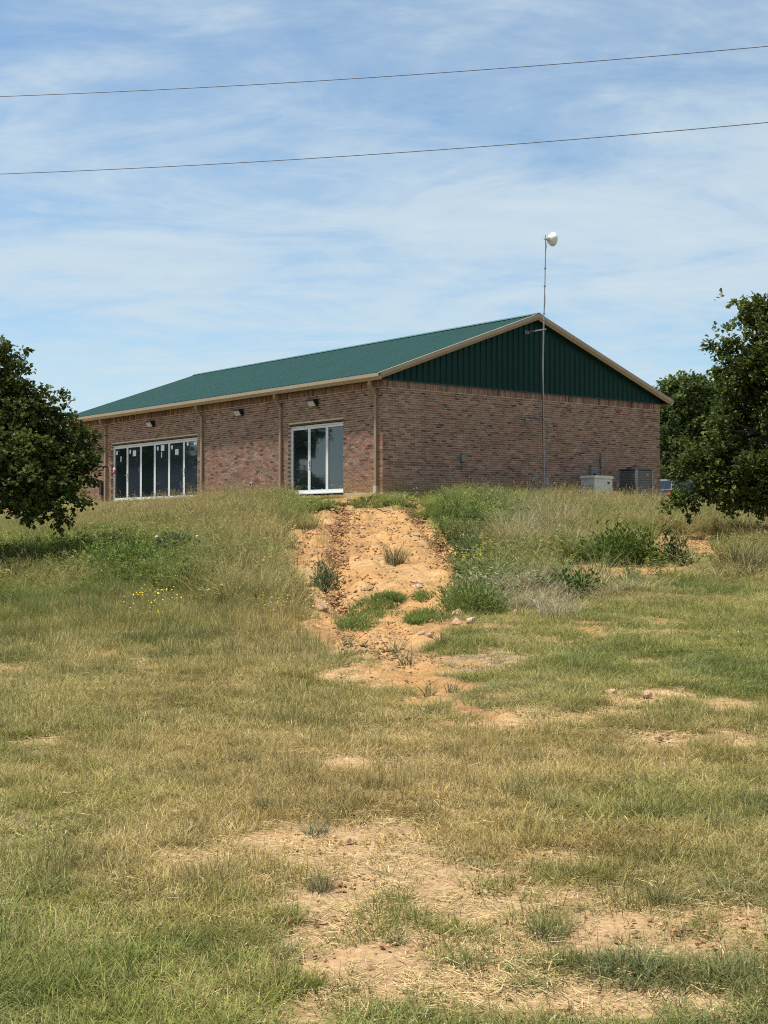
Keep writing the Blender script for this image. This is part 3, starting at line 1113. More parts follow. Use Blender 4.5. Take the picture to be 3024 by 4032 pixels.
def tree_meshes(lobes, ncl, per, leaf, seed, ca, cb, trunk_top, trunk_r, base_off=(0, 0), spray=.35):
    r = np.random.default_rng(seed)
    vol = np.array([l[1][0] * l[1][1] * l[1][2] for l in lobes]) ** (2 / 3)
    nall, ncl = ncl, ncl // 9
    pick = r.choice(len(lobes), ncl, p=vol / vol.sum())
    Cn = np.array([l[0] for l in lobes])[pick]
    Rd = np.array([l[1] for l in lobes])[pick]
    d = unit(r.normal(0, 1, (ncl, 3)))
    az = np.arctan2(d[:, 1], d[:, 0])
    bump = .45 + 1.05 * fbm(az * 2.4 + pick * 7.7, d[:, 2] * 3.4 + seed, seed, 3)
    rad = r.uniform(0, 1, ncl) ** (1 / 3.6) * bump
    P = Cn + d * Rd * rad[:, None]
    # sprays: short twigs that carry some clusters past the outline
    sp_ = (r.uniform(0, 1, ncl) < spray) & (rad > .72)
    anchor = (np.round(az * 7) + np.round(d[:, 2] * 9) * 3.3)
    P = P + np.where(sp_[:, None], d * (0.05 + _hash(anchor, pick.astype(float), seed)[:, None] ** 2 * .5), 0)
    # each clump is a tier of leafy twigs, flatter than it is wide
    rep_ = nall // ncl
    size_ = r.uniform(.6, 1.5, (ncl, 1))
    spread_ = np.repeat(size_, rep_, 0) * np.array([1, 1, .8]) * (leaf * 2.9)
    clump = P
    P = np.repeat(P, rep_, 0) + unit(r.normal(0, 1, (ncl * rep_, 3)) + np.array([0, 0, .35])) * r.uniform(.1, 1, (ncl * rep_, 1)) ** .5 * spread_
    d = unit(.35 * np.repeat(d, rep_, 0) + unit(P - np.repeat(clump, rep_, 0)))
    pick, sp_ = np.repeat(pick, rep_), np.repeat(sp_, rep_)
    ctone = np.repeat(r.uniform(-.15, .2, (ncl, 1)), rep_, 0)
    ncl = ncl * rep_
    L = np.repeat(P, per, 0) + r.normal(0, leaf * .50, (ncl * per, 3))
    D = np.repeat(d, per, 0) + unit(r.normal(0, 1, (ncl * per, 3))) * .7
    V, Fc = leaves(L, D, leaf, OAK, r, upbias=.9)
    tone = r.uniform(0, 1, (ncl, 1)) * .6 + .4 * fbm(P[:, 0] * 1.2, P[:, 2] * 1.2, seed + 3, 2)[:, None]
    tone = np.clip(np.repeat(tone + ctone, per, 0) + r.normal(0, .18, (ncl * per, 1)), 0, 1.2)
    c = np.array(ca) * (1 - tone) + np.array(cb) * tone
    me = fast_mesh('crown', V, Fc, M_leaf)
    vcol(me, 'col', np.repeat(c, 8, 0))
    # wood
    w = MB()
    bx, by = base_off
    tp = Vector(trunk_top)
    w.tube([(bx, by, -.3), (bx + .03, by, .25 * tp.z), (bx * .5 + tp.x * .5 + .08, by * .5 + tp.y * .5, .6 * tp.z), tp],
           [trunk_r * 1.25, trunk_r, trunk_r * .85, trunk_r * .6], 10)
    for (c_, rr) in lobes:
        c_ = Vector(c_)
        st = Vector((bx, by, 0)).lerp(tp, .55 + .4 * r.uniform())
        mid = st.lerp(c_, .5) + Vector(r.normal(0, .15, 3))
        c_ = mid.lerp(c_, .75)
        w.tube([st, mid, c_], [trunk_r * .5, trunk_r * .36, trunk_r * .2], 7)
    far = np.nonzero(sp_)[0]
    for k in list(r.choice(ncl, min(ncl, 120), replace=False)) + list(r.permutation(far)[:160]):
        c_ = Vector(lobes[pick[k]][0])
        e = Vector(P[k])
        s0 = c_.lerp(e, r.uniform(.0, .25)) if r.uniform() < .8 else c_
        mid = s0.lerp(e, .55) + Vector((0, 0, -.06 + .1 * r.uniform()))
        w.tube([s0, mid, e], [trunk_r * .16, trunk_r * .10, trunk_r * .03], 5, cap=False)
    return me, w


def plant_tree(name, label, px_base, dist, mesh, wood, group=None, scale=1.0, rot=0.0, pos=None):
    x, y = pos if pos else ((px_base - 1512) / F_PX * dist, dist)
    z = float(terrain(x, y))
    o = thing(name, label, 'tree', Matrix.Translation((x, y, z)) @ Matrix.Rotation(rot, 4, 'Z') @ Matrix.Scale(scale, 4), group)
    obj('crown', mesh, o)
    if isinstance(wood, MB):
        tk = wood.build('trunk', M_bark, o, smooth=True)
        return o, tk.data
    obj('trunk', wood, o)
    return o, wood


def lobe_px(px, py, dist, rx, rz, ry=None, base=None):
    """crown lobe from where it shows in the photo, at a chosen distance"""
    x = (px - 1512) / F_PX * dist - base[0]
    z = EYE + (2098 - py) / F_PX * dist - base[2]
    k = dist / F_PX
    return ((x, dist - base[1], z), (rx * k, (ry or rx) * k, rz * k))


DG, LG = (.030, .048, .012), (.140, .172, .042)
# left tree
dl = 27.0
bl = ((-330 - 1512) / F_PX * dl, dl)
bl = (*bl, float(terrain(*bl)))
lob = [lobe_px(px, py, dl + dy, rx, rz, None, bl) for px, py, rx, rz, dy in
       ((-380, 1720, 330, 310, 0), (-190, 1590, 150, 110, -.6), (-50, 1560, 90, 60, .2), (-20, 1450, 50, 60, .3), (40, 1640, 100, 45, -.2), (130, 1700, 110, 42, .3),
        (30, 1770, 180, 60, -.7), (215, 1770, 100, 42, .2), (280, 1815, 80, 40, .0), (-10, 1850, 190, 50, -.9), (190, 1865, 140, 42, -.2), (265, 1895, 75, 36, .3), (-230, 1480, 150, 110, .5),
        (-150, 1930, 280, 60, -1.0), (70, 1940, 170, 36, -1.0), (215, 1960, 60, 20, -.6), (50, 2020, 150, 20, -1.1), (190, 2010, 70, 14, -1.0), (-420, 1880, 330, 110, .8), (130, 1560, 22, 22, 0), (345, 1855, 28, 40, .2), (60, 1570, 85, 45, .1), (150, 1630, 80, 40, .0), (225, 1675, 70, 36, .2), (20, 1500, 60, 40, 0), (300, 1690, 40, 30, .2), (0, 1420, 50, 36, .2), (30, 1385, 24, 26, .2), (110, 1480, 30, 24, .1), (190, 1580, 34, 22, .1), (330, 1740, 30, 22, .1))]
me_l, wd = tree_meshes(lob, 6300, 11, .095, 5, DG, LG, (.2, 0, 2.6), .17)
_, wl = plant_tree('oak_tree', 'dark green oak tree at the left edge with branches hanging before the brick wall', None, None, me_l, wd, pos=bl[:2])
# right tree
dr_ = 30.0
br_ = ((3330 - 1512) / F_PX * dr_, dr_)
br_ = (*br_, float(terrain(*br_)))
lob = [lobe_px(px, py, dr_ + dy, rx, rz, None, br_) for px, py, rx, rz, dy in
       ((3400, 1540, 340, 330, 0), (3020, 1215, 70, 60, -.2), (2955, 1275, 50, 36, 0), (3130, 1230, 120, 100, .3), (3060, 1340, 110, 60, -.6), (2915, 1395, 70, 42, 0), (2850, 1350, 22, 36, 0),
        (2990, 1460, 120, 60, -.5), (2830, 1490, 28, 36, .2), (2950, 1550, 90, 45, .1), (3080, 1590, 140, 80, -.8), (2900, 1650, 80, 46, .3), (3000, 1710, 130, 66, -.6), (2850, 1740, 80, 44, .3),
        (2880, 1800, 130, 60, -.3), (3010, 1860, 170, 70, -.9), (2760, 1840, 80, 40, .0), (2820, 1900, 100, 40, -.4), (2735, 1950, 60, 40, -.2), (2695, 1985, 28, 22, -.1), (2970, 1950, 100, 36, -.9),
        (2900, 1990, 45, 24, -.8), (3010, 1990, 90, 22, -.9), (3220, 1880, 210, 110, -.6), (3370, 1180, 210, 170, .5), (2830, 1405, 22, 18, 0))]
me_r, wd = tree_meshes(lob, 6200, 11, .100, 9, (.026, .044, .011), (.132, .165, .038), (-.3, 0, 2.8), .19)
_, wr = plant_tree('oak_tree', 'big dark oak tree at the right edge with low branches over the slope', None, None, me_r, wd, pos=br_[:2])
# tree behind the building
dbk = 62.0
bb = ((2760 - 1512) / F_PX * dbk, dbk)
bb = (*bb, float(terrain(*bb)))
lob = [lobe_px(px, py, dbk + dy, rx, rz, None, bb) for px, py, rx, rz, dy in
       ((2760, 1700, 170, 150, 0), (2700, 1570, 90, 90, 0), (2650, 1640, 70, 90, .4), (2790, 1590, 110, 80, .5), (2660, 1790, 110, 90, -1), (2820, 1800, 150, 90, -.6), (2650, 1560, 40, 40, 0))]
me_b, wd = tree_meshes(lob, 3000, 10, .17, 15, (.040, .066, .020), (.135, .180, .052), (0, 0, 2.4), .2)
plant_tree('oak_tree', 'lighter green oak standing behind the right corner of the building', None, None, me_b, wd, pos=bb[:2])
for (x, y, s, rt), lb in zip(((9.5, 92, 1.25, .9), (20, 90, 1.3, 2.1), (29, 84, 1.3, 4.0)),
                             ('distant tree seen behind the car beside the brick corner', 'distant tree behind the right oak in the middle of the row', 'distant tree farthest right behind the big right oak')):
    bk, _ = plant_tree('background_tree', lb, None, None, me_b, None, 'trees beyond the parked cars', s, rt, (x, y)) if False else (None, None)
    z = float(terrain(x, y))
    o = thing('background_tree', lb, 'tree', Matrix.Translation((x, y, z)) @ Matrix.Rotation(rt, 4, 'Z') @ Matrix.Scale(s, 4), 'trees beyond the parked cars')
    obj('crown', me_b, o)
    obj('trunk', bpy.data.objects['trunk'].data, o)
# trees to the left of the frame, mirrored in the door glass
for i, (x, y, s, rt) in enumerate(((-38, 47.5, .9, .4), (-40, 53.5, .8, 1.9), (-45, 57.5, 1.7, 3.0), (-43, 64, 1.25, 4.2), (-36, 43.5, .75, 5.1), (-47, 70, 1.1, .9))):
    z = float(terrain(x, y))
    o = thing('field_tree', 'oak in the field left of the building, seen only mirrored in the door glass', 'tree',
              Matrix.Translation((x, y, z)) @ Matrix.Rotation(rt, 4, 'Z') @ Matrix.Scale(s, 4), 'field oaks mirrored in the door glass')
    obj('crown', me_b, o)
    obj('trunk', bpy.data.objects['trunk'].data, o)


# ------------------------------------------------------------------ grass clumps
def blades(n, h, hv, spread, w, lean, curve, r, seg=3, seed_head=0.0):
    """grass blades: verts, tri faces, per-vertex (straw chance, brightness, height)"""
    V, Fc, A = [], [], []
    nv = 0
    for _ in range(n):
        ph, rr = r.uniform(0, 2 * math.pi), spread * math.sqrt(r.uniform())
        p = np.array([rr * math.cos(ph), rr * math.sin(ph), -.012])
        az = r.uniform(0, 2 * math.pi) if r.uniform() < .5 else ph + r.normal(0, .6)
        hh_ = h * (1 + hv * r.normal())
        hh_ = max(hh_, h * .3)
        le, cu = abs(r.normal(lean, lean * .5)), abs(r.normal(curve, curve * .6))
        ww = w * r.uniform(.7, 1.3)
        dv = np.array([math.cos(az), math.sin(az), 0])
        tw = az + math.pi / 2 + r.normal(0, .7)
        sv = np.array([math.cos(tw), math.sin(tw), 0])
        a = (r.uniform(), r.uniform())
        k0 = nv
        for i in range(seg + 1):
            q = i / seg
            c = p + dv * hh_ * (le * q + cu * q * q) + np.array([0, 0, hh_ * q * (1 - .35 * min(cu, 1.2) * q * q)])
            if i == seg:
                V.append(c)
                A.append((*a, q))
                nv += 1
            else:
                wd_ = ww * (1 - .75 * q ** 1.5)
                V += [c - sv * wd_ / 2, c + sv * wd_ / 2]
                A += [(*a, q)] * 2
                nv += 2
        for i in range(seg - 1):
            b0 = k0 + 2 * i
            Fc += [(b0, b0 + 1, b0 + 3), (b0, b0 + 3, b0 + 2)]
        b0 = k0 + 2 * (seg - 1)
        Fc.append((b0, b0 + 1, b0 + 2))
        if seed_head and r.uniform() < seed_head:
            tip = V[-1]
            for j in range(5):
                q = .03 * j * hh_
                dd = unit(np.array([r.normal(), r.normal(), .9]))
                o_ = tip - np.array([dv[0] * .3, dv[1] * .3, .9]) * q
                e_ = o_ + dd * hh_ * .05
                sd_ = unit(np.cross(dd, r.normal(0, 1, 3))) * hh_ * .007
                V += [o_, (o_ + e_) / 2 + sd_, e_, (o_ + e_) / 2 - sd_]
                A += [(.02, a[1] * .35, 1)] * 4
                Fc += [(nv, nv + 1, nv + 2), (nv, nv + 2, nv + 3)]
                nv += 4
    return np.array(V), np.array(Fc), np.array(A)


def weed(n_st, h, spread, leaf, r, shape=SLIM, per=22):
    V, Fc, A = [], [], []
    nv = 0
    for _ in range(n_st):
        ph, rr = r.uniform(0, 2 * math.pi), spread * math.sqrt(r.uniform())
        b0 = np.array([rr * math.cos(ph), rr * math.sin(ph), -.02])
        hh_ = h * r.uniform(.6, 1.15)
        tip = b0 + np.array([math.cos(ph) * .25 * hh_, math.sin(ph) * .25 * hh_, hh_]) + r.normal(0, .03, 3)
        q = r.uniform(.12, 1, per)
        P = b0 + (tip - b0) * q[:, None]
        D = unit(np.stack([r.normal(0, 1, per), r.normal(0, 1, per), r.uniform(.0, .9, per)], 1))
        lv, lf = leaves(P, D, leaf, shape, r, jitter=.4, upbias=1)
        V.append(lv)
        Fc.append(lf + nv)
        br = r.uniform(0, 1, per)
        A.append(np.stack([np.repeat(r.uniform(.25, 1, per), 8), np.repeat(br, 8), np.repeat(q, 8)], 1))
        nv += len(lv)
        st = np.array([b0 + [.004, 0, 0], b0 - [.004, 0, 0], tip])
        V.append(st)
        Fc.append(np.array([[nv, nv + 1, nv + 2]]))
        A.append(np.full((3, 3), .5))
        nv += 3
    return np.concatenate(V), np.concatenate(Fc), np.concatenate(A)


M_grass = leaf_material('grass_blades', instanced=True, trans=.3, rough=.7, spec=.15)


def clump_collection(name, makers):
    c = bpy.data.collections.new(name)
    for i, (V, Fc, A) in enumerate(makers):
        me = fast_mesh('%s_%02d' % (name, i), V, Fc, M_grass)
        vcol(me, 'var', A)
        c.objects.link(bpy.data.objects.new('%s_%02d' % (name, i), me))
    return c


def scatter(name, coll, P, idx, rotz, tilt, scale, tint, dry, label, cat):
    n = len(P)
    me = bpy.data.meshes.new(name)
    me.vertices.add(n)
    me.vertices.foreach_set('co', np.asarray(P, np.float32).ravel())
    a = me.attributes.new('idx', 'INT', 'POINT')
    a.data.foreach_set('value', np.asarray(idx, np.int32))
    a = me.attributes.new('rot', 'FLOAT_VECTOR', 'POINT')
    a.data.foreach_set('vector', np.stack([tilt[:, 0], tilt[:, 1], rotz], 1).astype(np.float32).ravel())
    a = me.attributes.new('scl', 'FLOAT_VECTOR', 'POINT')
    a.data.foreach_set('vector', np.asarray(scale, np.float32).ravel())
    a = me.attributes.new('tint', 'FLOAT_COLOR', 'POINT')
    a.data.foreach_set('color', np.concatenate([tint, np.ones((n, 1))], 1).astype(np.float32).ravel())
    a = me.attributes.new('dry', 'FLOAT', 'POINT')
    a.data.foreach_set('value', np.asarray(dry, np.float32))
    ng = bpy.data.node_groups.new(name, 'GeometryNodeTree')
    ng.interface.new_socket('Geometry', in_out='INPUT', socket_type='NodeSocketGeometry')
    ng.interface.new_socket('Geometry', in_out='OUTPUT', socket_type='NodeSocketGeometry')
    gi, go = ng.nodes.new('NodeGroupInput'), ng.nodes.new('NodeGroupOutput')
    ci = ng.nodes.new('GeometryNodeCollectionInfo')
    ci.inputs['Collection'].default_value = coll
    ci.inputs['Separate Children'].default_value = True
    ci.inputs['Reset Children'].default_value = True
    ip = ng.nodes.new('GeometryNodeInstanceOnPoints')
    ip.inputs['Pick Instance'].default_value = True

    def na(nm, ty):
        q = ng.nodes.new('GeometryNodeInputNamedAttribute')
        q.data_type = ty
        q.inputs['Name'].default_value = nm
        return [s for s in q.outputs if s.enabled and s.name == 'Attribute'][0]
    e2r = ng.nodes.new('FunctionNodeEulerToRotation')
    L_ = ng.links.new
    L_(gi.outputs[0], ip.inputs['Points'])
    L_(ci.outputs[0], ip.inputs['Instance'])
    L_(na('idx', 'INT'), ip.inputs['Instance Index'])
    L_(na('rot', 'FLOAT_VECTOR'), e2r.inputs[0])
    L_(e2r.outputs[0], ip.inputs['Rotation'])
    L_(na('scl', 'FLOAT_VECTOR'), ip.inputs['Scale'])
    L_(ip.outputs[0], go.inputs[0])
    o = obj(name, me, None, label, cat, None, 'stuff')
    md = o.modifiers.new('scatter', 'NODES')
    md.node_group = ng
    return o


gr = np.random.default_rng(77)
LAWN = clump_collection('lawn_clump', [blades(26, .07, .35, .075, .0042, .35, .45, gr) for _ in range(6)]
                        + [blades(14, .115, .3, .06, .0032, .12, .12, gr, 2) for _ in range(4)])
TALL = clump_collection('tall_clump', [blades(44, .42, .28, .11, .0075, .16, .38, gr, 4) for _ in range(4)]
                        + [blades(16, .56, .2, .10, .0045, .12, .2, gr, 4, .45) for _ in range(3)]
                        + [weed(7, .42, .10, .085, gr) for _ in range(3)]
                        + [weed(8, .36, .12, .07, gr, OVAL, 18) for _ in range(2)])


def litter(n, r):
    V, Fc, A = [], [], []
    for i in range(n):
        a, l, w = r.uniform(0, 6.28), r.uniform(.02, .075), r.uniform(.0014, .0028)
        c = np.array([r.normal(0, .07), r.normal(0, .07), r.uniform(.003, .016)])
        d = np.array([math.cos(a), math.sin(a), r.normal(0, .12)]) * l / 2
        s = np.array([-math.sin(a), math.cos(a), r.normal(0, .3)]) * w / 2
        V += [c - d - s, c - d + s, c + d + s, c + d - s]
        Fc += [(4 * i, 4 * i + 1, 4 * i + 2), (4 * i, 4 * i + 2, 4 * i + 3)]
        A += [(.0, r.uniform(), 0)] * 4
    return np.array(V), np.array(Fc), np.array(A)


def pebbles(n, r):
    V, Fc, A = [], [], []
    nv = 0
    for i in range(n):
        s = r.uniform(.006, .018)
        c = np.array([r.normal(0, .09), r.normal(0, .09), s * .2])
        ax = np.array([s * r.uniform(.7, 1.4), s * r.uniform(.7, 1.2), s * .6])
        base = np.array([(1, 0, 0), (-1, 0, 0), (0, 1, 0), (0, -1, 0), (0, 0, 1), (0, 0, -1)]) * ax
        base = base + r.normal(0, s * .18, base.shape)
        V.append(base + c)
        f = np.array([(0, 2, 4), (2, 1, 4), (1, 3, 4), (3, 0, 4), (2, 0, 5), (1, 2, 5), (3, 1, 5), (0, 3, 5)])
        Fc.append(f + nv)
        A.append(np.full((6, 3), (1.0, r.uniform(), 0)))
        nv += 6
    return np.concatenate(V), np.concatenate(Fc), np.concatenate(A)


LITT = clump_collection('straw_litter', [litter(26, gr) for _ in range(5)])
PEBB = clump_collection('pebble_group', [pebbles(9, gr) for _ in range(5)])


def points(d0, d1, dens, margin, r):
    hw = .2827
    area = hw * (d1 * d1 - d0 * d0) + 2 * margin * (d1 - d0)
    n = int(area * dens)
    y = r.uniform(d0, d1, n * 2)
    keep = r.uniform(0, 1, n * 2) < (hw * y + margin) / (hw * d1 + margin)
    y = y[keep][:n]
    x = r.uniform(-1, 1, len(y)) * (hw * y + margin)
    z = terrain(x, y)
    rm, pm, px, py = masks(x, y, z)
    return x, y, z, rm, pm, px, py


def ell(px, py, cx, cy, rx, ry):
    return np.exp(-(((px - cx) / rx) ** 2 + ((py - cy) / ry) ** 2))


def in_building(x, y, m_=.03):
    rx, ry = x - C0[0], y - C0[1]
    return (rx * U[0] + ry * U[1] > -m_) & (rx * VV[0] + ry * VV[1] > -m_)


G_OLIVE, G_GREEN, G_BRIGHT = np.array([.225, .228, .060]), np.array([.155, .198, .050]), np.array([.275, .285, .075])
G_TAN, G_ORANGE, G_GREY, G_BLUE = np.array([.39, .31, .15]), np.array([.40, .275, .095]), np.array([.40, .36, .27]), np.array([.150, .182, .078])


def blend(c, col, w):
    w = np.clip(w, 0, 1)[:, None]
    return c * (1 - w) + col * w


def lawn_colour(x, y, px, py, r):
    n = fbm(x * .55, y * .55, 61, 4)
    n2 = fbm(x * 2.3, y * 2.3, 65, 3)
    c = np.tile(G_OLIVE, (len(x), 1))
    c = blend(c, G_GREEN, sstep(.48, .66, n) * .85)
    c = blend(c, G_TAN, sstep(.52, .34, n) * .45)
    og = .9 * ell(px, py, 1500, 3050, 1000, 260) + .75 * ell(px, py, 800, 3400, 600, 220) + .6 * ell(px, py, 2200, 3330, 800, 120) \
        + .5 * ell(px, py, 1100, 2420, 260, 200) + .4 * ell(px, py, 500, 2650, 900, 170) + .35 * ell(px, py, 2500, 2960, 700, 90)
    c = blend(c, G_ORANGE, og * (.5 + .9 * n2))
    gn = .75 * ell(px, py, 330, 3800, 480, 280) + .9 * ell(px, py, 2620, 3180, 520, 110) + .7 * ell(px, py, 2350, 2700, 500, 130) \
        + .6 * ell(px, py, 500, 3150, 350, 90) + .6 * ell(px, py, 2850, 2480, 300, 110) + .7 * ell(px, py, 800, 4000, 700, 110)
    c = blend(c, G_BRIGHT * .9, gn * (.25 + 1.0 * n2))
    c = blend(c, G_BLUE, .8 * ell(px, py, 2200, 3830, 420, 120) * (n2 > .45) + .25 * (n2 > .66))
    dry = np.clip(.12 + .42 * og + .25 * (n - .5) * 2 - .2 * gn, .05, .7)
    patch = fbm(x * 1.7, y * 1.7, 95, 3)
    c = c * (.55 + .9 * patch)[:, None]
    dry = np.clip(dry + .9 * (patch - .5), .02, .8)
    return c * r.uniform(.8, 1.2, (len(x), 1)), dry


# mown lawn ------------------------------------------------------
lp, li, ls, lt, ld = [], [], [], [], []


def tall_amount(px, py):
    """1 where the slope carries tall grass, 0 on the mown lawn"""
    edge = np.interp(px, [-600, 0, 350, 560, 900, 1250, 1700, 1800, 2000, 2300, 2700, 3024, 3600],
                     [2370, 2345, 2330, 2310, 2380, 2420, 2350, 2400, 2400, 2330, 2260, 2250, 2250])
    return sstep(60, -30, py - edge)


for d0, d1, dens, mg, sc in ((3.4, 6.5, 620, .8, .95), (6.5, 10, 460, 1.2, 1.05), (10, 15, 300, 1.6, 1.25), (15, 24, 170, 2.2, 1.5), (24, 31, 90, 2.5, 1.7)):
    x, y, z, rm, pm, px, py = points(d0, d1, dens, mg, gr)
    ta = tall_amount(px, py)
    pt = sstep(.2, .6, pm)
    tuft = fbm(x * 4.0, y * 4.0, 71, 2)
    keepp = (1 - sstep(.25, .6, rm) * .985) * (1 - pt * np.where(tuft > .62, .55, .95)) * (1 - ta * .75)
    k = gr.uniform(0, 1, len(x)) < keepp
    x, y, z, px, py, pt, tuft = x[k], y[k], z[k], px[k], py[k], pt[k], tuft[k]
    c, dry = lawn_colour(x, y, px, py, gr)
    stem = gr.uniform(0, 1, len(x)) < np.clip(.18 + .8 * (dry - .25) + .1 * pt, .05, .7)
    idx = np.where(stem, gr.integers(6, 10, len(x)), gr.integers(0, 6, len(x)))
    hn = fbm(x * 1.2, y * 1.2, 73, 3)
    tf = sstep(.60, .68, tuft) * gr.uniform(.3, 1, len(x))
    c = blend(c, np.where(vnoise(x * .9, y * .9, 91)[:, None] > .5, G_BLUE * .9, G_OLIVE * .85), .6 * tf)
    dry = dry * (1 - .7 * tf)
    gn = ell(px, py, 330, 3800, 480, 280) + ell(px, py, 2620, 3180, 520, 110)
    mid = sstep(2620, 2430, py) * (px < 1300)
    s = sc * gr.uniform(.7, 1.25, len(x))
    h = s * (.32 + .52 * hn + .15 * gn + .8 * mid) * (1 - .25 * pt) * (1 + .7 * tf)
    lp.append(np.stack([x, y, z], 1)); li.append(idx); ls.append(np.stack([s, s, h], 1)); lt.append(c); ld.append(dry)
lp, li, ls, lt, ld = map(np.concatenate, (lp, li, ls, lt, ld))
scatter('lawn_grass', LAWN, lp, li, gr.uniform(0, 6.28, len(lp)), gr.normal(0, .12, (len(lp), 2)), ls, lt, ld,
        'short mown grass, green and straw coloured, over the whole foreground', 'grass')

# tall grass on the slope ----------------------------------------
tp_, ti_, ts_, tt_, td_ = [], [], [], [], []
for d0, d1, dens, mg in ((19, 26, 42, 2.5), (26, 33, 46, 3), (33, 40, 44, 3.5), (40, 50, 26, 3), (50, 62, 8, 2)):
    x, y, z, rm, pm, px, py = points(d0, d1, dens, mg, gr)
    ta = tall_amount(px, py)
    bank = np.where((py > 2050) & (px > 1850), sstep(.3, .6, pm), 0)
    k = (gr.uniform(0, 1, len(x)) < ta * (1 - sstep(.08, .4, rm)) * (1 - .93 * bank) * (1 - .9 * np.clip(1.5 * ell(px, py, 2700, 2200, 230, 80) + 1.3 * ell(px, py, 2430, 2285, 230, 45), 0, 1))) & ~in_building(x, y, .12)
    x, y, z, px, py, rm = x[k], y[k], z[k], px[k], py[k], rm[k]
    n = fbm(x * .5, y * .5, 81, 4)
    n2 = fbm(x * 1.7, y * 1.7, 85, 3)
    q = gr.uniform(0, 1, len(x))
    c = np.tile(G_OLIVE * .95, (len(x), 1))
    c = blend(c, G_GREEN, sstep(.45, .65, n) * .8)
    c = blend(c, G_TAN, sstep(.55, .35, n) * .45)
    left = px < 1300
    weedz = ell(px, py, 350, 2230, 480, 75) + .8 * ell(px, py, 1250, 2010, 160, 40) + .55 * ell(px, py, 1950, 2230, 260, 130) \
        + .55 * ell(px, py, 1850, 2060, 240, 80) + .5 * ell(px, py, 600, 1980, 200, 30) + .6 * ell(px, py, 1900, 2350, 200, 90)
    grey = ell(px, py, 2300, 2380, 420, 60) + .5 * ell(px, py, 2100, 2100, 120, 70)
    tanz = .55 * ell(px, py, 2450, 1990, 280, 60) + .7 * ell(px, py, 800, 2050, 300, 90) + .6 * ell(px, py, 1050, 2300, 260, 150) + .5 * ell(px, py, 200, 2060, 300, 60)
    c = blend(c, G_TAN, .7 * tanz * (.4 + n2))
    c = blend(c, G_GREEN * 1.15, .9 * weedz)
    c = blend(c, G_BLUE, .55 * sstep(.5, .7, n2) * (px > 1750))
    c = blend(c, G_GREY, .9 * grey)
    dry = np.clip(.13 + .30 * tanz - .3 * weedz + .4 * grey + .5 * (.5 - n), .03, .8)
    kind = np.where(q < .87, gr.integers(0, 4, len(x)), gr.integers(4, 7, len(x)))
    isw = gr.uniform(0, 1, len(x)) < np.clip(.10 + .75 * weedz - .5 * grey, 0, .85)
    kind = np.where(isw, gr.integers(7, 12, len(x)), kind)
    s = gr.uniform(.7, 1.25, len(x)) * (.85 + .5 * n2)
    tall = .85 + .35 * tanz + .15 * weedz - .25 * grey
    fade = np.interp(tall_amount(px, py), [0, 1], [.45, 1])
    back = np.where(y > 40, .55, 1.0)
    # short strip right at the foot of the walls and at the top of the ramp
    rx, ry = x - C0[0], y - C0[1]
    a = np.maximum(0, -(rx * U[0] + ry * U[1])); b_ = np.maximum(0, -(rx * VV[0] + ry * VV[1]))
    s0 = np.hypot(a, b_)
    topf = np.where((px > 1150) & (px < 1750), .28 + .10 * np.clip(s0 - 1, 0, 6), 1.0)
    topf = np.minimum(topf, 1) * np.where(s0 < 2.2, .5 + .2 * s0, 1.0)
    h = np.where(px < 1150, .95, .86) * s * tall * fade * back * topf
    tp_.append(np.stack([x, y, z], 1)); ti_.append(kind); ts_.append(np.stack([s, s, h], 1) * np.array([1, 1, 1]))
    tt_.append(c * gr.uniform(.8, 1.2, (len(x), 1))); td_.append(np.where(isw, 0, dry))
tp_, ti_, ts_, tt_, td_ = map(np.concatenate, (tp_, ti_, ts_, tt_, td_))
scatter('tall_grass', TALL, tp_, ti_, gr.uniform(0, 6.28, len(tp_)), gr.normal(0, .10, (len(tp_), 2)), ts_, tt_, td_,
        'tall uncut grass and weeds covering the slope below the building', 'grass')

# straw litter and pebbles on the bare ground ---------------------
pp, ps, pc = [], [], []
qp, qs, qc = [], [], []
for d0, d1, dl_, dp_, sc in ((3.4, 7, 110, 130, 1.0), (7, 12, 60, 80, 1.15), (12, 20, 30, 40, 1.4), (20, 38, 6, 50, 1.9)):
    x, y, z, rm, pm, px, py = points(d0, d1, dl_, .8, gr)
    k = gr.uniform(0, 1, len(x)) < np.maximum(sstep(.1, .5, pm) * .7, .25) * (1 - sstep(.2, .5, rm))
    x, y, z = x[k], y[k], z[k]
    pp.append(np.stack([x, y, z + .004], 1)); ps.append(np.tile(gr.uniform(.8, 1.3, (len(x), 1)) * sc, (1, 3)))
    pc.append(np.array([.40, .30, .16]) * gr.uniform(.6, 1.2, (len(x), 1)))
    x, y, z, rm, pm, px, py = points(d0, d1, dp_, .8, gr)
    rock = np.exp(-(seg_dist(px, py, GULLY_L) / 60) ** 2) + .6 * np.exp(-(seg_dist(px, py, GULLY_R) / 50) ** 2) + .5 * ell(px, py, 1450, 2560, 200, 60) + .5 * ell(px, py, 2750, 2160, 260, 60)
    k = gr.uniform(0, 1, len(x)) < np.clip(.16 * sstep(.25, .6, np.maximum(rm, pm)) + .5 * rock * (rm > .2), 0, 1)
    x, y, z, rock = x[k], y[k], z[k], rock[k]
    qp.append(np.stack([x, y, z], 1)); qs.append(np.tile(gr.uniform(.6, 1.2, (len(x), 1)) * (sc + 1.3 * np.clip(rock, 0, 1)[:, None]), (1, 3)))
    qc.append(np.array([.40, .245, .125]) * gr.uniform(.6, 1.35, (len(x), 1)))
pp, ps, pc, qp, qs, qc = map(np.concatenate, (pp, ps, pc, qp, qs, qc))
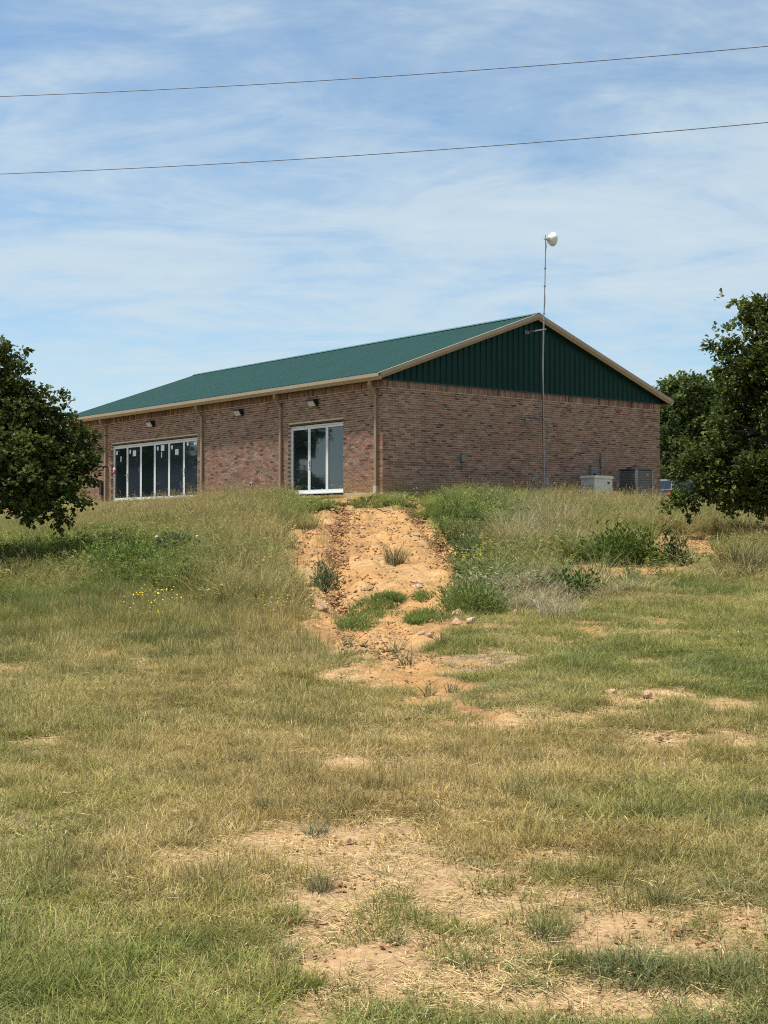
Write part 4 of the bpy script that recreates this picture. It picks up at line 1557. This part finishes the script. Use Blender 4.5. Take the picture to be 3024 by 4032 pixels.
scatter('straw_litter', LITT, pp, gr.integers(0, 5, len(pp)), gr.uniform(0, 6.28, len(pp)), gr.normal(0, .05, (len(pp), 2)), ps, pc, np.full(len(pp), .5),
        'dry cut straw lying on the bare sandy ground', 'straw')
scatter('gravel', PEBB, qp, gr.integers(0, 5, len(qp)), gr.uniform(0, 6.28, len(qp)), gr.normal(0, .1, (len(qp), 2)), qs, qc, np.zeros(len(qp)),
        'small orange and tan stones scattered on the dirt', 'gravel')
print('scatter counts', len(lp), len(tp_), len(pp), len(qp))


# ------------------------------------------------------------------ single plants
def baked(name, V, Fc, A, ca, cb, parent=None, straw=None, sfrac=0.0, **kw):
    me = fast_mesh(name, V, Fc, M_plant)
    A = np.asarray(A)
    c = np.array(ca) * (1 - A[:, 1:2]) + np.array(cb) * A[:, 1:2]
    if straw is not None:
        c = np.where(A[:, 0:1] < sfrac, np.array(straw) * (.7 + .6 * A[:, 1:2]), c)
    vcol(me, 'col', c)
    return obj(name, me, parent, **kw)


def tuft(name, label, px, py, w_px, h_px, n, ca, cb, lean=.3, curve=.4, sfrac=.1, straw=(.36, .28, .14), wid=None, cat='grass tuft', group=None):
    p = ground_at(px, py)
    k = p.y / F_PX
    r = np.random.default_rng(int(px * 7 + py))
    h = h_px * k
    V, Fc, A = blades(n, h, .25, w_px * k * .30, wid or max(.0035, .55 * 3.9 * k), lean, curve, r, 4)
    o = baked(name, V, Fc, A, ca, cb, None, straw, sfrac, label=label, cat=cat, group=group)
    o.location = p
    return o


def shrub(name, label, px, py, w_px, h_px, n, size, shape, ca, cb, cat='shrub', deep=None, up=.5, group=None):
    p = ground_at(px, py)
    k = p.y / F_PX
    r = np.random.default_rng(int(px * 3 + py))
    rx, h = w_px * k / 2, h_px * k
    o = thing(name, label, cat, Matrix.Translation(p), group)
    d = unit(r.normal(0, 1, (n, 3)) * np.array([1, 1, .8]))
    d[:, 2] = np.abs(d[:, 2]) * 1.0 - .12
    az = np.arctan2(d[:, 1], d[:, 0])
    rad = r.uniform(.1, 1, n) ** .5 * (.40 + 1.1 * fbm(az * 1.6 + px, d[:, 2] * 3, int(px), 3))
    P = d * rad[:, None] * np.array([rx, (deep or rx), h * .95]) + np.array([0, 0, h * .08])
    P[:, 2] = np.maximum(P[:, 2], .02)
    D = d + np.array([0, 0, up])
    V, Fc = leaves(P, D, size, shape, r, upbias=1)
    A = np.zeros((len(V), 3))
    tone = r.uniform(0, 1, n) * .6 + .4 * fbm(P[:, 0] * 5, P[:, 2] * 5, 9, 2)
    A[:, 1] = np.repeat(tone, 8)
    A[:, 0] = 1
    baked('foliage', V, Fc, A, ca, cb, o)
    st = MB()
    for i in range(12):
        q = P[r.integers(0, n)]
        st.tube([(q[0] * .15, q[1] * .15, -.05), (q[0] * .5, q[1] * .5, q[2] * .6), tuple(q)], [.010, .007, .003], 5)
    st.build('stem', mat('plant_stem', (.10, .085, .05), .9), o)
    return o


SG, SL_ = (.030, .055, .012), (.125, .185, .034)
shrub('leafy_shrub', 'dark green broad leaved shrub on the bare bank right of the dirt track', 2455, 2215, 310, 165, 1700, .085, OVAL, SG, SL_)
shrub('leafy_shrub', 'small dark thin leaved shrub just right of the broad leaved shrub', 2650, 2215, 150, 150, 620, .062, OVAL, (.02, .034, .012), (.06, .085, .028))
shrub('leafy_sapling', 'low sprawling green sapling left below the broad leaved shrub', 2260, 2345, 240, 130, 420, .075, OVAL, SG, (.09, .15, .03))
shrub('leafy_sapling', 'small dark sapling growing under the tip of the right oak', 2690, 2085, 120, 80, 180, .07, OVAL, SG, (.06, .09, .025))
shrub('weed_bush', 'bushy bright green weed at the upper right edge of the dirt track', 1800, 2085, 230, 150, 1500, .10, SLIM, (.070, .120, .032), (.18, .25, .07), 'weed', up=1.0)
shrub('weed_bush', 'feathery green weed clump with yellow tips at the lower right of the dirt track', 1860, 2415, 280, 150, 1700, .075, SLIM, (.085, .135, .032), (.25, .29, .08), 'weed', up=.9)
shrub('weed_bush', 'blue green weed clump spilling over the right gully of the dirt track', 1850, 2230, 190, 140, 900, .10, SLIM, (.085, .125, .055), (.19, .24, .10), 'weed', up=1.2)
shrub('weed_bush', 'grey green weed leaning over the left edge of the dirt track', 1275, 2330, 120, 140, 700, .09, SLIM, (.09, .12, .055), (.20, .23, .11), 'weed', up=1.2)
shrub('weed_bush', 'single dark weed against the gable wall near the corner', 1658, 1938, 60, 62, 240, .08, OVAL, (.02, .045, .02), (.06, .11, .04), 'weed', up=.8)
shrub('weed_bush', 'wide soft green weed bank in the shade of the left oak', 520, 2275, 420, 150, 2600, .10, SLIM, (.065, .12, .03), (.16, .23, .06), 'weed', up=1.2, deep=.6)
tuft('grass_tuft', 'grey green grass tuft in the middle of the dirt track', 1555, 2225, 130, 80, 200, (.085, .095, .045), (.20, .19, .10), .35, .35, .3)
tuft('grass_tuft', 'tall pale straw tuft right of the dirt track', 2000, 2190, 150, 165, 260, (.26, .22, .12), (.42, .36, .21), .30, .30, .5)
tuft('grass_tuft', 'second pale straw tuft just above the broad leaved shrub on its left', 2190, 2120, 170, 150, 240, (.26, .22, .12), (.42, .36, .20), .30, .28, .5)
tuft('grass_tuft', 'low silvery grey dry tuft on the right below the weeds', 2190, 2430, 280, 90, 200, (.22, .20, .13), (.38, .34, .24), .5, .5, .1, (.42, .38, .28))
tuft('grass_tuft', 'grass tuft coloured dark for shade below the right oak', 2930, 2250, 260, 120, 320, (.05, .065, .028), (.12, .13, .06), .4, .4, .2)  # the oak's shade is put into the darker blade colours
FG = [(1265, 3510, 160, 75, 'grey green tuft near the middle of the bare sandy patch', (.10, .115, .06), (.20, .20, .11)),
      (1140, 3640, 190, 80, 'brighter green tuft on the left rim of the bare sandy patch', (.09, .13, .03), (.20, .22, .07)),
      (950, 3560, 150, 60, 'small green tuft left of the bare sandy patch', (.09, .12, .035), (.18, .20, .07)),
      (2595, 3560, 110, 75, 'dark spiky tuft at the right of the sandy patch', (.045, .055, .032), (.12, .12, .07)),
      (2850, 3510, 190, 70, 'green tuft near the right edge above the dark spiky tuft', (.09, .12, .04), (.19, .20, .08)),
      (1250, 3290, 140, 60, 'blue green low plant at the top of the sandy patch', (.075, .105, .06), (.15, .17, .10)),
      (1048, 3190, 90, 60, 'blue green tuft above the left end of the sandy patch', (.06, .095, .055), (.12, .15, .08)),
      (1120, 3770, 180, 75, 'pale green tuft below the bare sandy patch on the left', (.12, .15, .05), (.24, .25, .11)),
      (1850, 3810, 230, 70, 'wide green tuft in the sandy ground near the bottom', (.09, .13, .04), (.19, .21, .08)),
      (2150, 3700, 260, 90, 'long bladed green tuft below the dark spiky tuft', (.075, .11, .04), (.17, .19, .09)),
      (2500, 3830, 320, 110, 'broad green grass tuft near the lower right', (.075, .115, .04), (.16, .19, .085)),
      (1560, 3720, 110, 45, 'small tuft alone in the sandy patch at the lower centre', (.10, .12, .05), (.2, .2, .1))]
for px, py, w, h, lb, ca, cb in FG:
    tuft('grass_tuft', lb, px, py, w, h, 130, ca, cb, .45, .35, .18, cat='grass tuft', group='grass tufts on the bare ground')
for px, py, w, h, lb in ((1600, 2620, 90, 75, 'dark green spiky tuft at the foot of the dirt track'), (1735, 2545, 60, 60, 'lone spiky tuft right of the dirt track foot'),
                         (1690, 2740, 70, 60, 'left of two tufts on the lower dirt patch'), (1780, 2730, 70, 55, 'right of two tufts on the lower dirt patch'),
                         (1365, 2545, 60, 50, 'small tuft at the left foot of the dirt track'), (1555, 2575, 80, 80, 'upright thin tuft beside the spiky one at the track foot')):
    tuft('grass_tuft', lb, px, py, w, h, 60, (.05, .075, .03), (.13, .15, .07), .5, .3, .1, group='spiky tufts at the foot of the dirt track')


def mat_plant(label, spots, n):
    """low creeping mat of fine green grass"""
    p0 = ground_at(*spots[0][:2])
    r = np.random.default_rng(int(spots[0][0]))
    Vs, Fs, As, nv = [], [], [], 0
    for px, py, rx, ry in spots:
        for _ in range(n):
            a, q = r.uniform(0, 6.28), math.sqrt(r.uniform())
            g = ground_at(px + rx * q * math.cos(a), py + ry * q * math.sin(a))
            V, Fc, A = blades(9, .12 * (1.25 - .6 * q), .3, .06, .010, .5, .4, r, 3)
            Vs.append(V + np.array(g - p0)); Fs.append(Fc + nv); As.append(A)
            nv += len(V)
    o = baked('creeping_grass', np.concatenate(Vs), np.concatenate(Fs), np.concatenate(As), (.075, .125, .025), (.17, .22, .055), None, (.33, .25, .11), .08, label=label, cat='grass mat')
    o.location = p0


mat_plant('larger bright green grass mat low on the dirt track', [(1470, 2400, 90, 42), (1400, 2455, 80, 38), (1530, 2365, 60, 26)], 110)
mat_plant('smaller green grass mat right of the larger one on the dirt track', [(1690, 2430, 75, 22), (1640, 2445, 40, 18)], 80)
mat_plant('tiny green grass patch right of the dirt track mats', [(1665, 2355, 40, 18)], 40)

# thistle
p = ground_at(690, 2215)
k = p.y / F_PX
th = thing('thistle_plant', 'grey green thistle with white flower heads on the left slope', 'thistle', Matrix.Translation(p))
r = np.random.default_rng(3)
nl = 700
d = unit(r.normal(0, 1, (nl, 3)))
d[:, 2] = np.abs(d[:, 2])
P = d * (r.uniform(.1, 1, nl) ** .5)[:, None] * np.array([.55, .35, .50])
V, Fc = leaves(P, d + np.array([0, 0, .3]), .15, SLIM * np.array([1, 1.3]), r)
A = np.ones((len(V), 3))
A[:, 1] = np.repeat(r.uniform(0, 1, nl), 8)
baked('foliage', V, Fc, A, (.05, .075, .045), (.13, .165, .105), th)
M_head = mat('thistle_bloom', (.72, .66, .68), .9, 0, .2, 40)
M_bud = mat('thistle_bud', (.12, .14, .07), .9, 0, .3, 40)
for dx, hpx, bl_ in ((-75, 82, 1), (-40, 92, 0), (-10, 98, 0), (20, 84, 0), (45, 80, 0), (-70, 60, 0), (85, 84, 1)):
    x, h = dx * k, hpx * k
    sx = MB().tube([(x * .2, 0, 0), (x * .7, .05, h * .6), (x, .05, h)], [.012, .009, .006], 6).build('flower_stem', mat('thistle_stem', (.13, .15, .08), .9), th)
    MB().lathe([(.001, 0), (.025, .01), (.034, .035), (.028, .055), (.001, .06)], 10, Matrix.Translation((x, .05, h))).build('bud', M_bud, sx, smooth=True)
    if bl_:
        MB().lathe([(.015, .05), (.028, .075), (.03, .10), (.018, .115), (.001, .118)], 12, Matrix.Translation((x, .05, h))).build('bloom', M_head, sx, smooth=True)

# pale dry weed leaning on the gable wall beside the mast
ud = u_at(2095, .35)
p = B(ud, -.40)
p.z = float(terrain(p.x, p.y))
dw = thing('dry_weed', 'pale bleached dry weed against the gable wall left of the mast', 'weed', Matrix.Translation(p))
r = np.random.default_rng(8)
st = MB()
Ps = []
for i in range(6):
    e = np.array([r.uniform(-.05, .75) if i else .6, r.uniform(-.1, .1), r.uniform(.55, 1.05)])
    e[2] -= .5 * max(e[0], 0)
    st.tube([(0, 0, 0), tuple(e * np.array([.35, .5, .7])), tuple(e)], [.009, .006, .003], 5)
    Ps.append(np.array([0, 0, .1]) + (e - np.array([0, 0, .1])) * r.uniform(.4, 1, (40, 1)) + r.normal(0, .045, (40, 3)))
st.build('stem', mat('bleached_stem', (.42, .37, .29), .9), dw)
P = np.concatenate(Ps)
V, Fc = leaves(P, unit(r.normal(0, 1, P.shape)), .085, OVAL, r)
A = np.ones((len(V), 3))
A[:, 1] = np.repeat(r.uniform(0, 1, len(P)), 8)
baked('foliage', V, Fc, A, (.40, .36, .28), (.80, .75, .66), dw)

# rocks
M_rock = mat('pink_sandstone', (.34, .20, .13), .95, 0, .3, 9, .2, .7, 25, second=(.44, .31, .22))
ROCKS = [(1800, 2430, 90, 46, 'biggest flat pink rock right of the small grass mat'), (1850, 2455, 70, 34, 'pale flat rock touching the biggest pink rock'),
         (1795, 2462, 60, 30, 'brown slab in front of the biggest pink rock'), (1275, 2405, 60, 40, 'rounded pink rock at the left edge of the dirt track'),
         (1330, 2415, 34, 24, 'small pale stone right of the rounded pink rock'), (1640, 2312, 56, 16, 'flat white stone lying in the dirt track'),
         (1925, 2405, 50, 26, 'pale thin slab among grass right of the pink rocks'), (2035, 2425, 34, 34, 'upright pinkish stone in the silvery grass'),
         (2400, 2735, 60, 30, 'flat orange stone in the bare patch on the right lawn'), (2545, 2750, 50, 40, 'rounded orange stone at the right of the lawn patch'),
         (1690, 2510, 40, 24, 'dark brown stone below the small grass mat'), (1660, 2500, 50, 18, 'tan slab left of the dark brown stone'),
         (1355, 2300, 40, 22, 'upper of the loose stones in the left gully'), (1340, 2345, 44, 26, 'lower of the loose stones in the left gully'),
         (2270, 2740, 40, 22, 'small pale stone on the lawn left of the orange stones')]
for i, (px, py, w, h, lb) in enumerate(ROCKS):
    p = ground_at(px, py)
    k = p.y / F_PX
    bm = bmesh.new()
    bmesh.ops.create_icosphere(bm, subdivisions=3, radius=1)
    r = np.random.default_rng(100 + i)
    pl = [(unit(r.normal(0, 1, 3)), r.uniform(.35, .8)) for _ in range(10)]
    for v in bm.verts:
        c = np.array(v.co)
        for n_, dd in pl:
            o_ = c @ n_ - dd
            if o_ > 0:
                c = c - n_ * o_ * .9
        v.co = Vector(c * np.array([w * k * .55, w * k * .45, h * k * .75]))
    me = bpy.data.meshes.new('rock')
    bm.to_mesh(me)
    bm.free()
    me.materials.append(M_rock if 'white' not in lb and 'pale' not in lb else (bpy.data.materials.get('pale_stone') or mat('pale_stone', (.42, .31, .22), .95, 0, .2, 12, .2, .6, 25)))
    o = obj('rock', me, None, lb, 'rock', 'rocks on the slope')
    o.location = p + Vector((0, 0, h * k * .18))
    o.rotation_euler = (0, 0, r.uniform(0, 3))


# wild flowers
def flower(nf, r, h):
    V, Fc, A = [], [], []
    nv = 0
    for _ in range(nf):
        c = np.array([r.normal(0, .10), r.normal(0, .10), h * r.uniform(.75, 1.15)])
        rr = r.uniform(.007, .012)
        tl = r.normal(0, .35, 2)
        for j in range(6):
            a = j * math.pi / 3
            V.append(c + np.array([math.cos(a) * rr, math.sin(a) * rr, rr * (tl[0] * math.cos(a) + tl[1] * math.sin(a))]))
        V.append(c + np.array([0, 0, .006]))
        A += [(1, r.uniform(.4, 1), 1)] * 7
        Fc += [(nv + j, nv + (j + 1) % 6, nv + 6) for j in range(6)]
        nv += 7
    return np.array(V), np.array(Fc), np.array(A)


FLOW = clump_collection('flower_group', [flower(7, gr, .40) for _ in range(3)] + [flower(3, gr, .32) for _ in range(3)])
fp, fi, fc = [], [], []
for (cx, cy, sx_, sy_, n_, col_) in ((600, 2480, 35, 18, 12, (.75, .62, .05)), (1860, 2300, 90, 40, 10, (.75, .65, .08)), (1850, 2080, 120, 40, 16, (.72, .66, .25)),
                                    (900, 2300, 260, 60, 14, (.70, .62, .20)), (480, 2150, 220, 60, 22, (.65, .63, .45)), (1450, 1990, 220, 20, 16, (.72, .66, .3)),
                                    (1120, 2480, 60, 40, 5, (.75, .65, .08)), (2200, 2050, 300, 60, 16, (.66, .62, .36))):
    for _ in range(n_):
        g = ground_at(gr.normal(cx, sx_), gr.normal(cy, sy_))
        if g.y > 60 or in_building(g.x, g.y, .2):
            continue
        fp.append(tuple(g)); fi.append(gr.integers(0, 6)); fc.append(np.array(col_) * gr.uniform(.8, 1.1))
nf = len(fp)
scatter('wildflowers', FLOW, np.array(fp), np.array(fi), gr.uniform(0, 6.28, nf), np.zeros((nf, 2)), np.tile(gr.uniform(.8, 1.2, (nf, 1)), (1, 3)), np.array(fc), np.zeros(nf),
        'tiny yellow and cream wildflowers dotted through the tall grass', 'flowers')

# ------------------------------------------------------------------ parked cars
M_tyre = mat('tyre_rubber', (.015, .015, .016), .9)
M_rim = mat('wheel_rim', (.4, .4, .42), .35, .8)
M_cglass = glass_mat('car_glass', (.015, .02, .028), 1.6)
M_tail = mat('red_tail_lens', (.45, .012, .02), .25)
M_head = mat('clear_head_lens', (.6, .6, .6), .2)


def car(label, px, dist, body_col, roof_col):
    p = Vector(((px - 1512) / F_PX * dist, dist, 0))
    p.z = float(terrain(p.x, p.y))
    M = Matrix(((U[0], VV[0], 0, p.x), (U[1], VV[1], 0, p.y), (0, 0, 1, p.z), (0, 0, 0, 1)))
    o = thing('parked_car', label, 'car', M, 'cars parked behind the building')
    mb_ = mat('car_paint', body_col, .28, .2, 0, 1, .6)
    mr_ = mat('car_roof_paint', roof_col, .3, .2, 0, 1, .6)
    wd = 1.86
    bd = MB().prism([(.02, .45), (0, .75), (.04, 1.08), (3.25, 1.08), (4.45, .98), (4.72, .80), (4.75, .45), (4.6, .30), (.15, .30)],
                    (1, 0, 0), (0, 0, 1), (0, 1, 0), 0, wd).build('body', mb_, o, bevel=.06, smooth=False)
    bt = [(.05, .04), (3.30, .04), (3.30, wd - .04), (.05, wd - .04)]
    tp = [(.34, .20), (2.55, .20), (2.55, wd - .20), (.34, wd - .20)]
    z0, z1 = 1.075, 1.70
    V = [(x, y, z0) for x, y in bt] + [(x, y, z1) for x, y in tp]
    MB().add(V, [[0, 1, 5, 4], [1, 2, 6, 5], [2, 3, 7, 6], [3, 0, 4, 7], [4, 5, 6, 7], [0, 1, 2, 3]]).build('cabin', mr_, o, bevel=.05)

    def pane(name, i, j, s0, s1, h0=.14, h1=.86):
        a, b_, c_, d_ = (Vector(V[i]), Vector(V[j]), Vector(V[4 + j]), Vector(V[4 + i]))
        P_ = []
        for s, h in ((s0, h0), (s1, h0), (s1, h1), (s0, h1)):
            P_.append(a.lerp(b_, s).lerp(d_.lerp(c_, s), h))
        n_ = (P_[1] - P_[0]).cross(P_[3] - P_[0]).normalized() * .008
        if n_.dot(P_[0] - Vector((1.6, wd / 2, 1.3))) < 0:
            n_ = -n_
        MB().add([q + n_ for q in P_] + [q - n_ * 2 for q in P_], [[0, 1, 2, 3], [4, 5, 6, 7], [0, 1, 5, 4], [1, 2, 6, 5], [2, 3, 7, 6], [3, 0, 4, 7]]).build(name, M_cglass, o)
    pane('rear_window', 3, 0, .08, .92)
    pane('windscreen', 1, 2, .06, .94)
    for i, j in ((0, 1), (2, 3)):
        for s0, s1 in (((.06, .28), (.32, .60), (.63, .92)) if i == 0 else ((.08, .37), (.40, .68), (.72, .94))):
            pane('side_window', i, j, s0, s1)
    for y in (.02, wd - .26):
        MB().box(-.025, .14, y, y + .24, .70, 1.06).build('tail_light', M_tail, o, bevel=.03)
        MB().box(4.55, 4.74, y, y + .24, .72, .88).build('headlight', M_head, o, bevel=.03)
    MB().box(-.09, .12, .06, wd - .06, .42, .62).build('rear_bumper', M_black, o, bevel=.04)
    MB().box(4.66, 4.83, .06, wd - .06, .36, .58).build('front_bumper', M_black, o, bevel=.04)
    MB().box(-.018, -.004, wd / 2 - .17, wd / 2 + .17, .72, .86).build('number_plate', M_wplast, o)
    for x in (.92, 3.75):
        for y, s in ((.12, -1), (wd - .12, 1)):
            Mw = Matrix.Translation((x, y, .34)) @ Matrix.Rotation(R(90), 4, 'X')
            w_ = MB().lathe([(.22, -.125), (.33, -.125), (.345, -.08), (.345, .08), (.33, .125), (.22, .125)], 24, Mw).build('wheel', M_tyre, o, smooth=True)
            MB().lathe([(.001, -.10), (.21, -.11), (.225, -.12), (.225, .12), (.21, .11), (.001, .10)], 16, Mw).build('rim', M_rim, w_, smooth=True)
    return o


car('dark grey car with red tail light parked beyond the brick corner', 2648, 70, (.045, .05, .058), (.16, .18, .21))
car('red car with white roof half hidden behind the right oak', 2835, 74, (.30, .05, .035), (.62, .62, .62))
